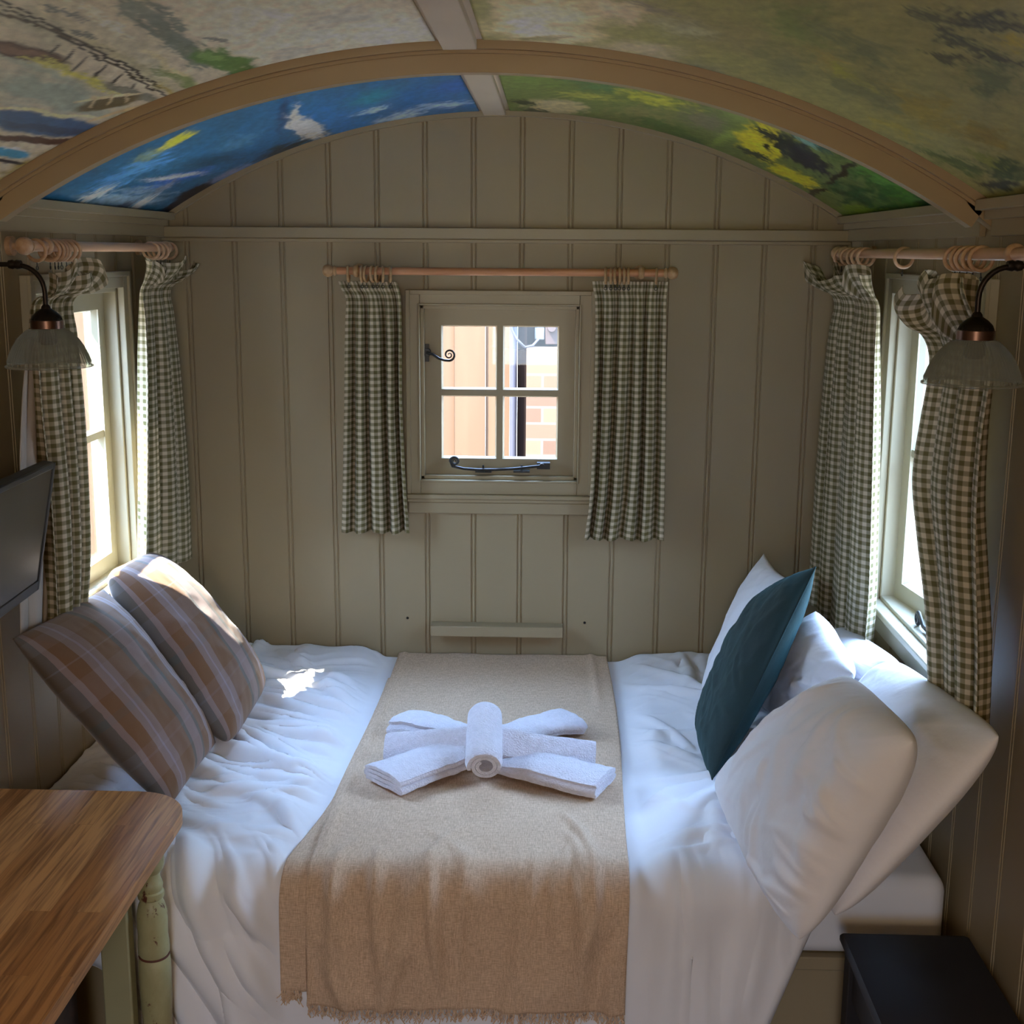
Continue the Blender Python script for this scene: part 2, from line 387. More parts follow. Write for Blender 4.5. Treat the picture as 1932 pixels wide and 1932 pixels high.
# ------------------------------------------------------------------ room constants
HW = 1.07           # inner half width
ZC, RC = 0.392, 1.930   # ceiling arc: centre height, radius
YF = -5.1           # front wall
ZTOP = 1.975
def arch(x, d=0.0): return ZC + math.sqrt((RC - d) ** 2 - min(abs(x), RC - d - 0.01) ** 2)
def on_arch(px, py):
    d = ray(px, py); o = CAM_C - np.array([0, 0, ZC]); a = d[0] ** 2 + d[2] ** 2; b = 2 * (o[0] * d[0] + o[2] * d[2]); c = o[0] ** 2 + o[2] ** 2 - RC ** 2
    t = (-b + math.sqrt(b * b - 4 * a * c)) / (2 * a); return CAM_C + t * d

# ---- boarded walls: a grooved inner skin, a flat outer skin, holes with liners
def board_profile(a, b, g0, pitch):
    """(coordinate, depth) pairs of tongue-and-groove boards with a double bead"""
    pts = [(a, 0)]
    k = math.floor((a - g0) / pitch) - 1
    while g0 + k * pitch < b + 0.02:
        g = g0 + k * pitch
        for off, dp in ((-0.0095, 0), (-0.0075, 0.004), (-0.005, 0.004), (-0.003, 0.0), (0.003, 0.0), (0.005, 0.004), (0.0075, 0.004), (0.0095, 0)):
            if a < g + off < b: pts.append((g + off, dp))
        k += 1
    pts.append((b, 0)); return pts
def strip(mb, prof, z0, z1, place):
    """prof extruded between heights; z1 may be a function"""
    v = []; f = []
    for (c, d) in prof:
        zt = z1(c) if callable(z1) else z1
        v += [place(c, d, z0), place(c, d, zt)]
    for i in range(len(prof) - 1): f.append((2 * i, 2 * i + 2, 2 * i + 3, 2 * i + 1))
    mb.add(v, f)
def boarded_wall(name, a, b, z0, z1, holes, g0, pitch, place, thick):
    """place(c, depth, z) -> point; holes = (c0, c1, z0, z1)"""
    mb = MB(); xs = sorted(set([a, b] + [h[0] for h in holes] + [h[1] for h in holes]))
    for i in range(len(xs) - 1):
        c0, c1 = xs[i], xs[i + 1]; hs = sorted([h for h in holes if h[0] <= c0 + 1e-6 and h[1] >= c1 - 1e-6], key=lambda h: h[2])
        zs = z0; spans = []
        for h in hs: spans.append((zs, h[2])); zs = h[3]
        spans.append((zs, z1))
        for s0, s1 in spans:
            strip(mb, board_profile(c0, c1, g0, pitch), s0, s1, place)
            n = 24; flat = [(c0 + (c1 - c0) * k / n, thick) for k in range(n + 1)]
            strip(mb, flat, s0, s1, place)
    for h in holes:
        c0, c1, h0, h1 = h
        for (p, q, r_, s_) in (((c0, h0), (c1, h0), 0, 0), ((c0, h1), (c1, h1), 0, 0), ((c0, h0), (c0, h1), 0, 0), ((c1, h0), (c1, h1), 0, 0)):
            mb.add([place(p[0], 0, p[1]), place(q[0], 0, q[1]), place(q[0], thick, q[1]), place(p[0], thick, p[1])], [(0, 1, 2, 3)])
    o = mk(name, mb.v, mb.f, PAINT, None, None); o['kind'] = 'structure'; return o

# window openings
RWX0, RWX1, RWZ0, RWZ1 = -0.262, 0.240, 1.180, 1.735          # rear
LWY0, LWY1, LWZ0, LWZ1 = -1.062, -0.445, 0.985, 1.795            # left
QWY0, QWY1, QWZ0, QWZ1 = -1.31, -0.60, 0.965, 1.800            # right
boarded_wall('wall_back', -HW, HW, 0.0, lambda x: arch(x) + 0.02, [(RWX0, RWX1, RWZ0, RWZ1)], -0.9929, 0.15, lambda c, d, z: (c, d, z), 0.10)
boarded_wall('wall_left', YF, 0.0, 0.0, 2.02, [(LWY0, LWY1, LWZ0, LWZ1)], -0.145, 0.15, lambda c, d, z: (-HW - d, c, z), 0.10)
boarded_wall('wall_right', YF, 0.0, 0.0, 2.02, [(QWY0, QWY1, QWZ0, QWZ1)], -0.145, 0.15, lambda c, d, z: (HW + d, c, z), 0.10)
boarded_wall('wall_front', -HW, HW, 0.0, lambda x: arch(x) + 0.02, [(-0.28, 0.28, 1.1, 1.75)], 0.0, 0.15, lambda c, d, z: (c, YF - d, z), 0.10)
mb = MB().box((-HW - 0.1, YF - 0.1, -0.08), (HW + 0.1, 0.1, 0)); fl = mb.build('floor', FLOORM, None, None); fl['kind'] = 'structure'

# ceiling shell (cream board above the painted panels)
def arc_slab(mb, x0, x1, y0, y1, d0, d1, n=40):
    """slab between radii RC-d0 (upper) and RC-d1 (lower)"""
    a0 = math.asin(x0 / RC); a1 = math.asin(x1 / RC); v = []; f = []
    for i in range(n + 1):
        a = a0 + (a1 - a0) * i / n
        for (y, d) in ((y0, d0), (y1, d0), (y1, d1), (y0, d1)):
            r = RC - d; v.append((r * math.sin(a), y, ZC + r * math.cos(a)))
    for i in range(n):
        for k in range(4): f.append((i * 4 + k, i * 4 + (k + 1) % 4, (i + 1) * 4 + (k + 1) % 4, (i + 1) * 4 + k))
    f += [(0, 1, 2, 3), tuple(n * 4 + k for k in (3, 2, 1, 0))]
    mb.add(v, f)
mb = MB(); arc_slab(mb, -1.23, 1.23, YF - 0.12, 0.12, -0.05, 0.0, 60)
ce = mb.build('ceiling', CREAM, None, 30); ce['kind'] = 'structure'

# ------------------------------------------------------------------ trims
def trim(n, mb, mat=TRIMP, bevel=0.002, sm=30):
    o = mb.build('trim_%d' % n, mat, None, sm, bevel); o['kind'] = 'structure'; return o
# horizontal batten on the rear wall
mb = MB(); mb.box((-HW, -0.022, 1.938), (HW, 0.0, 1.972)); mb.box((-HW, -0.014, 1.926), (HW, 0.0, 1.938)); trim(1, mb, bevel=0.003)
# bead where the rear wall meets the ceiling
mb = MB(); arc_slab(mb, -1.06, 1.06, -0.02, 0.004, 0.0, 0.018); trim(2, mb, PAINT)
# ribs
def rib(n, y, mat=RIBWARMP):
    mb = MB(); arc_slab(mb, -1.055, 1.055, y - 0.02, y + 0.02, 0.0, 0.062, 64)
    arc_slab(mb, -1.06, 1.06, y - 0.036, y + 0.036, 0.0, 0.018, 64)
    arc_slab(mb, -1.055, 1.055, y - 0.026, y + 0.026, 0.018, 0.025, 64)
    for s in (-1, 1):        # rounded foot that dies into the wall
        v = []; k = 10
        for yy in (y - 0.02, y + 0.02):
            for i in range(k + 1):
                a = math.pi / 2 * i / k
                v.append((s * (1.0 + 0.07 * math.sin(a)), yy, 2.02 - 0.068 * (math.cos(a) if False else math.sin(a) ** 0.7)))
            v.append((s * HW, yy, 2.02))
        m_ = k + 2
        f = [tuple(range(m_)), tuple(range(2 * m_ - 1, m_ - 1, -1))] + [(i, (i + 1) % m_, m_ + (i + 1) % m_, m_ + i) for i in range(m_)]
        mb.add(v, f)
    trim(n, mb, mat, 0.003)
rib(3, -1.285); rib(4, -3.35)
# ridge battens
mb = MB(); arc_slab(mb, -0.062, 0.005, -1.25, 0.0, 0.0, 0.016, 6); trim(5, mb, CREAM)
mb = MB(); arc_slab(mb, -0.075, -0.005, -3.32, -1.32, 0.0, 0.020, 6); trim(6, mb, CREAM)
# cornice battens along both side walls, between the ribs
def cornice(n, s, y0, y1):
    mb = MB(); X = s * HW
    mb.box((X, y0, 1.938), (X - s * 0.014, y1, 1.975))
    mb.box((X, y0, 1.972), (X - s * 0.030, y1, 1.992)); mb.box((X, y0, 1.99), (X - s * 0.05, y1, 2.012)); trim(n, mb, TRIMP, 0.002)
cornice(7, -1, -1.25, -0.02); cornice(8, 1, -1.25, -0.02); cornice(9, -1, YF, -1.32); cornice(10, 1, YF, -1.32)
mb = MB().box((-HW, -0.012, 0), (-HW + 0.012, 0.0, 1.93)).box((HW, -0.012, 0), (HW - 0.012, 0.0, 1.93)); trim(11, mb)

# ------------------------------------------------------------------ windows
def casement(name, hinge, place, w, h, nmx, nmz, angle, stile=0.047, lite=0.014, thick=0.034):
    """sash in local coords: c along width from the hinge, d outward, z up. place(c,d,z)->world. returns parts"""
    ca, sa = math.cos(angle), math.sin(angle)
    def P(c, d, z): return place(c * ca - d * sa, c * sa + d * ca, z)
    def bx(mb, c0, c1, d0, d1, z0, z1):
        v = [P(c, d, z) for z in (z0, z1) for (c, d) in ((c0, d0), (c1, d0), (c1, d1), (c0, d1))]
        mb.add(v, [(0, 3, 2, 1), (4, 5, 6, 7), (0, 1, 5, 4), (1, 2, 6, 5), (2, 3, 7, 6), (3, 0, 4, 7)])
    fr = MB(); bx(fr, 0, stile, 0, thick, 0, h); bx(fr, w - stile, w, 0, thick, 0, h); bx(fr, stile, w - stile, 0, thick, 0, stile); bx(fr, stile, w - stile, 0, thick, h - stile, h)
    iw, ih = w - 2 * stile, h - 2 * stile; bar = 0.020
    lites = []
    lw, lh = (iw - bar * (nmx - 1)) / nmx, (ih - bar * (nmz - 1)) / nmz
    for i in range(nmx):
        for j in range(nmz): lites.append((stile + i * (lw + bar), stile + j * (lh + bar)))
    for (c0, z0) in lites:            # splayed bead round each light
        c1, z1 = c0 + lw, z0 + lh; q = lite * 0.35
        o_ = [(c0, z0), (c1, z0), (c1, z1), (c0, z1)]; n_ = [(c0 + q, z0 + q), (c1 - q, z0 + q), (c1 - q, z1 - q), (c0 + q, z1 - q)]
        v = [P(c, 0.004, z) for c, z in o_] + [P(c, 0.020, z) for c, z in n_] + [P(c, 0.026, z) for c, z in o_]
        fr.add(v, [(k, (k + 1) % 4, 4 + (k + 1) % 4, 4 + k) for k in range(4)] + [(4 + k, 4 + (k + 1) % 4, 8 + (k + 1) % 4, 8 + k) for k in range(4)])
    mu = MB()
    for i in range(1, nmx): c = stile + i * lw + (i - 1) * bar; bx(mu, c, c + bar, 0.002, 0.028, stile, h - stile)
    for j in range(1, nmz): z = stile + j * lh + (j - 1) * bar; bx(mu, stile, w - stile, 0.003, 0.027, z, z + bar)
    panes = []
    for (c0, z0) in lites:
        g = MB(); v = [P(c, d, z) for d in (0.021, 0.024) for (c, z) in ((c0 - .001, z0 - .001), (c0 + lw + .001, z0 - .001), (c0 + lw + .001, z0 + lh + .001), (c0 - .001, z0 + lh + .001))]
        g.add(v, [(0, 1, 2, 3), (7, 6, 5, 4), (0, 1, 5, 4), (1, 2, 6, 5), (2, 3, 7, 6), (3, 0, 4, 7)]); panes.append(g)
    return fr, mu, panes, P

def scroll(cx, cz, r0, turns, n=40, start=0.0, sgn=1):
    pts = []
    for i in range(n + 1):
        t = i / n; a = start + sgn * turns * 2 * math.pi * t; r = r0 * (1 - 0.85 * t)
        pts.append((cx + r * math.cos(a), cz + r * math.sin(a)))
    return pts

# --- rear window (window_1)
W1 = struct('window_1', (-0.01, -0.02, 1.18))
def rp_(c, d, z): return (RWX0 + 0.012 + c, 0.030 + d, RWZ0 + 0.012 + z)
fr, mu, panes, P1_ = casement('sash', None, rp_, RWX1 - RWX0 - 0.024, RWZ1 - RWZ0 - 0.024, 2, 2, 0.0, stile=0.052)
fr.build('sash', TRIMP, W1, 30); mu.build('glazing_bars', TRIMP, W1, 30)
for g in panes: g.build('pane', GLASS, W1, None)
mb = MB()
cx0, cx1, cz0, cz1 = -0.306, 0.290, 1.135, 1.782
mb.box((cx0, -0.020, cz0), (RWX0, 0.0, cz1)); mb.box((RWX1, -0.020, cz0), (cx1, 0.0, cz1)); mb.box((RWX0, -0.020, RWZ1), (RWX1, 0.0, cz1)); mb.box((RWX0, -0.020, cz0), (RWX1, 0.0, RWZ0))
for (a, b) in (((cx0, -0.026, cz0), (cx0 + 0.014, -0.018, cz1)), ((cx1 - 0.014, -0.026, cz0), (cx1, -0.018, cz1)), ((cx0 + .014, -0.026, cz1 - 0.014), (cx1 - .014, -0.018, cz1)),
               ((RWX0 - 0.006, -0.024, RWZ0 - 0.006), (RWX0, -0.018, RWZ1 + 0.006)), ((RWX1, -0.024, RWZ0 - 0.006), (RWX1 + 0.006, -0.018, RWZ1 + 0.006)), ((RWX0, -0.024, RWZ1), (RWX1, -0.018, RWZ1 + 0.006)), ((RWX0, -0.024, RWZ0 - 0.006), (RWX1, -0.018, RWZ0))):
    mb.box(a, b)
for z in (RWZ0, RWZ1 - 0.012): mb.box((RWX0, -0.0, z), (RWX1, 0.09, z + 0.012))
for x in (RWX0, RWX1 - 0.012): mb.box((x, -0.0, RWZ0), (x + 0.012, 0.09, RWZ1))
mb.build('frame', TRIMP, W1, 30, 0.002)
mb = MB(); mb.box((-0.306, -0.034, 1.120), (0.292, 0.0, 1.135)); mb.box((-0.306, -0.026, 1.108), (0.292, 0.0, 1.120)); mb.box((-0.302, -0.018, 1.070), (0.288, 0.0, 1.108)); mb.build('window_sill', TRIMP, W1, 30, 0.003)
# catch with curled tail on the left stile
def iron_tube(pts2, y, r): return [(x, y, z) for x, z in pts2], r
mb = MB(); q = at_y(805, 665, 0.01)
mb.lathe([(0, -0.004), (0.012, -0.004), (0.014, 0.004), (0.0, 0.012)], (q[0], 0.018, q[2]), 'y', 16)
mb.box((q[0] - 0.006, 0.018, q[2] - 0.03), (q[0] + 0.006, 0.03, q[2] + 0.026))
e = at_y(848, 669, -0.01); arm = [(q[0], q[2]), (q[0] + .02, q[2] - .004), (q[0] + .04, q[2] - .017), (e[0] - .015, e[2] - .018), (e[0], e[2] - 0.0185)]
sc_ = scroll(e[0], e[2], 0.0185, 1.7, 40, -math.pi / 2, 1)
pts = [(x, 0.0 - 0.018 * min(1, i / 4), z) for i, (x, z) in enumerate(arm + sc_[1:])]
rr_ = [max(0.0016, 0.0042 - 0.003 * i / len(pts)) for i in range(len(pts))]
mb.tube(pts, rr_, 8); mb.build('catch', IRON, W1, 60, label='pewter catch with a curled tail')
# casement stay along the bottom rail
mb = MB(); a0 = at_y(858, 868, -0.01); b0 = at_y(1020, 879, -0.01)
bar_ = [(a0[0] - 0.014, a0[2] - 0.003), (a0[0] - 0.008, a0[2] - 0.020), (a0[0] + 0.03, a0[2] - 0.028)] + [(a0[0] + 0.03 + (b0[0] - a0[0] - 0.03) * t, (a0[2] - 0.030) * (1 - t) + b0[2] * t - 0.006 * math.sin(math.pi * t)) for t in (0.2, .4, .6, .8, 1)]
sc_ = scroll(a0[0], a0[2] - 0.004, 0.015, 1.6, 34, math.pi, -1)[::-1]
pts = [(x, -0.010, z) for x, z in sc_ + bar_]; mb.tube(pts, [max(0.0016, min(0.0045, 0.0016 + 0.0001 * i)) for i in range(len(pts))], 8)
mb.box((b0[0] - 0.012, -0.004, b0[2] - 0.012), (b0[0] + 0.030, 0.03, b0[2] + 0.008)); mb.lathe([(0, -0.016), (0.008, -0.016), (0.009, 0), (0, 0.0)], (b0[0] + 0.004, 0, b0[2]), 'y', 12)
for px in (912, 984):
    c = at_y(px, 884, 0.0); mb.box((c[0] - 0.026, -0.004, c[2] - 0.013), (c[0] + 0.026, 0.03, c[2] - 0.007)); mb.tube([(c[0], -0.006, c[2] - 0.01), (c[0], -0.006, c[2] + 0.012)], 0.003, 8)
mb.build('window_stay', IRON, W1, 60, label='pewter stay bar with a curled end')

# --- side windows
def side_window(n, s, y0, y1, z0, z1, angle, hinge_far=True):
    Wn = struct('window_%d' % n, (s * HW, (y0 + y1) / 2, z0)); X = s * HW
    w, h = y1 - y0 - 0.024, z1 - z0 - 0.024
    def pl(c, d, z): return (X + s * (0.036 + d), y1 - 0.012 - c, z0 + 0.012 + z)
    fr, mu, panes, P = casement('sash', None, pl, w, h, 2, 2, angle)
    sash = fr.build('sash', LITTRIMP, Wn, 30); mu.build('glazing_bars', LITTRIMP, Wn, 30)
    for g in panes: g.build('pane', GLASS, Wn, None)
    mb = MB(); cw = 0.045 if s < 0 else 0.052; p = 0.020
    def bx(a, b, c, d, e, f): mb.box((X - s * a, c, e), (X - s * b, d, f))
    bx(p, 0, y0 - cw, y0, z0 - 0.02, z1 + cw); bx(p, 0, y1, y1 + cw, z0 - 0.02, z1 + cw); bx(p, 0, y0, y1, z1, z1 + cw)
    bx(p + .007, p - .002, y0 - cw, y0 - cw + .014, z0 - 0.02, z1 + cw); bx(p + .007, p - .002, y1 + cw - .014, y1 + cw, z0 - 0.02, z1 + cw); bx(p + .007, p - .002, y0 - cw + .014, y1 + cw - .014, z1 + cw - .014, z1 + cw)
    for z in (z0, z1 - 0.012): bx(0, -0.095, y0, y1, z, z + 0.012)
    for y in (y0, y1 - 0.012): bx(0, -0.095, y, y + 0.012, z0, z1)
    mb.build('frame', LITTRIMP, Wn, 30, 0.002)
    mb = MB(); mb.box((X - s * 0.036, y0 - cw - .01, z0 - 0.016), (X + s * 0.02, y1 + cw + .01, z0 + 0.002)); mb.box((X - s * 0.026, y0 - cw, z0 - 0.028), (X, y1 + cw, z0 - 0.016))
    mb.box((X - s * 0.018, y0 - cw, z0 - 0.075), (X, y1 + cw, z0 - 0.028)); mb.build('window_sill', LITTRIMP, Wn, 30, 0.003)
    return Wn, P
WL, _ = side_window(2, -1, LWY0, LWY1, LWZ0, LWZ1, 0.0)
WR, _ = side_window(3, 1, QWY0, QWY1, QWZ0, QWZ1, math.radians(7))
# black stay lying on the right sill
mb = MB(); a = at_z(1722, 1168, QWZ0 + 0.03); b = at_z(1768, 1232, QWZ0 + 0.02)
a = Vector((1.092, a[1], QWZ0 + 0.024)); b = Vector((1.098, b[1] - 0.12, QWZ0 + 0.020))
cv = scroll(0, 0, 0.017, 1.5, 30, math.pi / 2, 1)[::-1]
pts = [(a.x, a.y - y_ , a.z + 0.006 + z_) for y_, z_ in cv] + [tuple(a.lerp(b, t)) for t in (0.12, 0.3, 0.5, 0.75, 1)]
mb.tube(pts, [0.003] * 10 + [0.0055] * (len(pts) - 10), 8)
mb.tube([tuple(a.lerp(b, 0.1) + Vector((0.014, 0, -0.004))), tuple(b + Vector((0.014, 0, -0.002)))], 0.007, 8)
for t in (0.3, 0.75): p_ = a.lerp(b, t); mb.box((p_.x - 0.008, p_.y - 0.014, QWZ0 + 0.0125), (p_.x + 0.02, p_.y + 0.014, QWZ0 + 0.02))
mb.build('window_stay', IRONB, WR, 60, label='black iron stay bar on the sill')

portal('daylight portal left', (-HW - 0.13, (LWY0 + LWY1) / 2, (LWZ0 + LWZ1) / 2), (0, -math.pi / 2, 0), LWZ1 - LWZ0, LWY1 - LWY0)
portal('daylight portal right', (HW + 0.22, (QWY0 + QWY1) / 2, (QWZ0 + QWZ1) / 2), (0, math.pi / 2, 0), QWZ1 - QWZ0, QWY1 - QWY0)
portal('daylight portal rear', (0, 0.13, 1.45), (-math.pi / 2, 0, 0), 0.5, 0.55)
portal('daylight portal doorway', (0, YF - 0.13, 1.425), (math.pi / 2, 0, 0), 0.56, 0.65)

# ------------------------------------------------------------------ painted ceiling panels
def painting_mat(name):
    m, nt, b = new_mat(name)
    at = nd(nt, 'ShaderNodeAttribute', attribute_name='paint')
    t = nd(nt, 'ShaderNodeTexCoord'); n = nd(nt, 'ShaderNodeTexNoise'); n.inputs['Scale'].default_value = 70; n.inputs['Detail'].default_value = 6
    mp = nd(nt, 'ShaderNodeMapping'); mp.inputs['Scale'].default_value = (1.0, 0.45, 1.0); mp.inputs['Rotation'].default_value = (0, 0, 0.5)
    nt.links.new(t.outputs['Object'], mp.inputs[0]); nt.links.new(mp.outputs[0], n.inputs['Vector'])
    r = nd(nt, 'ShaderNodeMapRange'); r.inputs['From Min'].default_value = 0.3; r.inputs['From Max'].default_value = 0.7; r.inputs['To Min'].default_value = 0.87; r.inputs['To Max'].default_value = 1.13
    nt.links.new(n.outputs[0], r.inputs[0])
    mx = nd(nt, 'ShaderNodeVectorMath', operation='SCALE'); nt.links.new(at.outputs['Color'], mx.inputs[0]); nt.links.new(r.outputs[0], mx.inputs['Scale'])
    nt.links.new(mx.outputs[0], b.inputs['Base Color']); b.inputs['Roughness'].default_value = 0.42
    bp = nd(nt, 'ShaderNodeBump'); bp.inputs['Strength'].default_value = 0.25; bp.inputs['Distance'].default_value = 0.002
    nt.links.new(n.outputs[0], bp.inputs['Height']); nt.links.new(bp.outputs[0], b.inputs['Normal']); return m
PAINTING = painting_mat('brushed oil paint')

def srgb(c): return tuple(((v / 255.0) / 12.92 if v / 255.0 <= 0.04045 else ((v / 255.0 + 0.055) / 1.055) ** 2.4) for v in c)
def painted_panel(name, x0, x1, y0, y1, base, strokes, gain, label, warp=0.035, step=0.005, seed=3, streak=0.5):
    """strokes: (x, y, rx, ry, rotation deg, colour, softness, raggedness) in metres on the panel"""
    a0, a1 = math.asin(x0 / RC), math.asin(x1 / RC)
    nu = int((a1 - a0) * RC / step) + 1; nv = int((y1 - y0) / step) + 1
    A, Y = np.meshgrid(np.linspace(a0, a1, nu), np.linspace(y0, y1, nv), indexing='ij')
    X = A * RC
    wx = X + warp * (fbm(X * 9, Y * 9, seed) - 0.5) * 2 + warp * 0.5 * (fbm(X * 28, Y * 28, seed + 9) - 0.5) * 2
    wy = Y + warp * (fbm(X * 9 + 40, Y * 9, seed + 3) - 0.5) * 2 + warp * 0.5 * (fbm(X * 28, Y * 28 + 30, seed + 7) - 0.5) * 2
    Cc = np.ones(X.shape + (3,)) * np.array(srgb(base))
    for (cx, cy, rx, ry, rot, col, soft, rag) in strokes:
        th = math.radians(rot); dx, dy = wx - cx, wy - cy
        u = (dx * math.cos(th) + dy * math.sin(th)) / rx; v = (-dx * math.sin(th) + dy * math.cos(th)) / ry
        d = np.sqrt(u * u + v * v) + rag * (fbm(u * 2.5 + cx * 7, v * 5 + cy * 5, seed + 11) - 0.5) * 2
        m = 1 - sstep(1 - soft, 1 + soft * 0.3, d)
        Cc = Cc * (1 - m[..., None]) + np.array(srgb(col)) * m[..., None]
    st = fbm(X * 60 + Y * 20, Y * 22 - X * 8, seed + 21)
    Cc = Cc * (1 + streak * (st[..., None] - 0.5)) * gain
    Cc = np.clip(Cc, 0.003, 0.85)
    r = RC - 0.0045; top = np.stack([r * np.sin(A), Y, ZC + r * np.cos(A)], -1).reshape(-1, 3)
    r = RC - 0.0005; bk = [(r * math.sin(a), y, ZC + r * math.cos(a)) for a in (a0, a1) for y in (y0, y1)]
    me_v = list(map(tuple, top)); f = grid_faces(nu, nv)
    rim = [(0, 0), (0, nv - 1), (nu - 1, 0), (nu - 1, nv - 1)]
    o = mk(name, me_v, f, PAINTING, None, 180)
    sol = o.modifiers.new('solid', 'SOLIDIFY'); sol.thickness = 0.003; sol.offset = 1 
    ca = o.data.color_attributes.new('paint', 'FLOAT_COLOR', 'POINT')
    ca.data.foreach_set('color', np.concatenate([Cc.reshape(-1, 3), np.ones((nu * nv, 1))], 1).ravel())
    tag(o, label, 'painting', 'painted canvases on the ceiling')
    return o
def S(px, py, rpx, rpy, rot, col, soft=0.6, rag=0.5, k=1.0):
    """a stroke whose middle and half-axes were read off the photograph, turned into metres on the ceiling"""
    p = on_arch(px, py); a = on_arch(px + rpx * math.cos(math.radians(rot)), py + rpx * math.sin(math.radians(rot)))
    b = on_arch(px - rpy * math.sin(math.radians(rot)), py + rpy * math.cos(math.radians(rot)))
    U = lambda q: (math.asin(q[0] / RC) * RC, q[1])
    (x, y), (ax, ay), (bx, by) = U(p), U(a), U(b)
    # nearest axis-aligned ellipse of the sheared pair
    M_ = np.array([[ax - x, bx - x], [ay - y, by - y]]); u_, s_, _ = np.linalg.svd(M_)
    return (x, y, s_[0], max(s_[1], 0.004), math.degrees(math.atan2(u_[1, 0], u_[0, 0])), col, soft, rag)

BL = [S(800, 190, 160, 45, 0, (24, 84, 134), .9), S(640, 225, 90, 40, 10, (30, 96, 150), .9), S(700, 180, 60, 14, -12, (30, 110, 130), .8),
      S(860, 160, 60, 16, -5, (30, 80, 140), .8), S(760, 215, 50, 9, -12, (150, 170, 190), .9, .9), S(840, 195, 60, 7, -6, (140, 165, 190), .9, .9), S(700, 205, 30, 6, -14, (150, 175, 195), .9, .9),
      S(480, 270, 110, 50, -25, (34, 88, 130), .8), S(530, 215, 12, 40, 10, (24, 60, 96), .8), S(420, 235, 60, 22, -28, (36, 84, 116), .8), S(450, 265, 40, 14, -20, (60, 110, 140), .9, .9),
      S(582, 240, 42, 20, 22, (205, 196, 180), .5, .4), S(553, 215, 8, 22, 10, (180, 178, 170), .6), S(540, 280, 80, 12, -20, (22, 38, 46), .6, .8),
      S(330, 262, 50, 8, -28, (196, 188, 60), .5, .4), S(280, 290, 36, 10, -25, (110, 130, 110), .8), S(400, 300, 70, 14, -10, (30, 66, 90), .8),
      S(250, 320, 90, 16, -22, (70, 130, 185), .8, .8), S(330, 335, 90, 10, -14, (45, 95, 165), .8), S(330, 330, 60, 5, -6, (165, 170, 178), .6, .5), S(430, 325, 50, 6, -22, (120, 125, 150), .8),
      S(220, 375, 110, 22, -8, (112, 138, 158), .8, .9), S(170, 370, 50, 8, -25, (176, 190, 200), .6, .9), S(260, 385, 50, 7, -30, (190, 200, 205), .6, .9), S(210, 398, 60, 5, -28, (70, 80, 100), .6, .9), S(140, 405, 60, 6, 0, (22, 32, 46), .6, .8),
      S(370, 362, 52, 14, -26, (12, 12, 18), .35, .3), S(330, 385, 40, 9, -30, (16, 20, 34), .4), S(300, 404, 44, 9, -8, (14, 38, 72), .5, .4), S(310, 350, 30, 6, -28, (120, 130, 145), .6, .8)]
painted_panel('ceiling_painting', -1.045, -0.075, -1.235, -0.03, (36, 88, 122), BL, 2.0,
              'blue seascape canvas on the ceiling between the arched rib and the rear wall', seed=5, warp=0.018)
BR = [S(1010, 150, 80, 16, 4, (92, 112, 52), .8, .8), S(1150, 160, 80, 14, 10, (66, 98, 58), .8, .8), S(1240, 185, 80, 12, 14, (150, 150, 54), .8, .9), S(1110, 178, 60, 8, 8, (136, 138, 60), .8, .9),
      S(1050, 198, 70, 14, 6, (162, 150, 112), .35, .3), S(985, 190, 26, 5, 6, (36, 44, 24), .5, .9), S(1010, 205, 30, 4, 8, (50, 56, 34), .5, .9),
      S(1220, 215, 80, 18, 12, (112, 110, 66), .8, .7), S(1240, 232, 60, 12, 16, (62, 84, 34), .7, .7), S(1330, 225, 60, 20, 18, (98, 96, 72), .8, .7), S(1300, 258, 44, 8, 20, (56, 80, 40), .7), S(1390, 215, 36, 14, 22, (104, 120, 62), .8),
      S(1370, 258, 12, 34, 60, (110, 128, 58), .7), S(1440, 265, 50, 34, 30, (176, 162, 34), .4, .4), S(1480, 240, 50, 12, 28, (126, 130, 50), .7), S(1500, 330, 60, 12, 24, (172, 160, 34), .5, .6),
      S(1500, 280, 58, 22, 32, (16, 32, 34), .5, 1.0), S(1450, 250, 34, 7, 28, (20, 34, 36), .5, .9), S(1430, 290, 34, 6, 24, (20, 36, 30), .5, .9), S(1540, 265, 40, 10, 32, (24, 72, 66), .6, .9), S(1520, 262, 30, 5, 34, (96, 132, 120), .6, .9), S(1530, 300, 50, 14, 34, (20, 26, 40), .6, .8),
      S(1680, 345, 90, 40, 24, (30, 74, 26), .8, .8), S(1620, 370, 70, 24, 20, (26, 66, 34), .8, .8), S(1730, 370, 50, 16, 10, (54, 100, 30), .7, .9), S(1660, 330, 50, 12, 26, (70, 112, 42), .7, .9), S(1620, 395, 50, 10, 4, (90, 112, 30), .7, .9), S(1760, 385, 40, 12, 20, (20, 50, 28), .7),
      S(1590, 325, 46, 8, -38, (26, 22, 14), .35, .25), S(1545, 360, 22, 6, -20, (28, 24, 14), .4, .3), S(1615, 295, 10, 10, 0, (28, 24, 16), .5)]
painted_panel('ceiling_painting', 0.018, 1.045, -1.235, -0.03, (84, 96, 48), BR, 2.1,
              'green meadow and tree canvas on the ceiling between the arched rib and the rear wall', seed=15, warp=0.018)
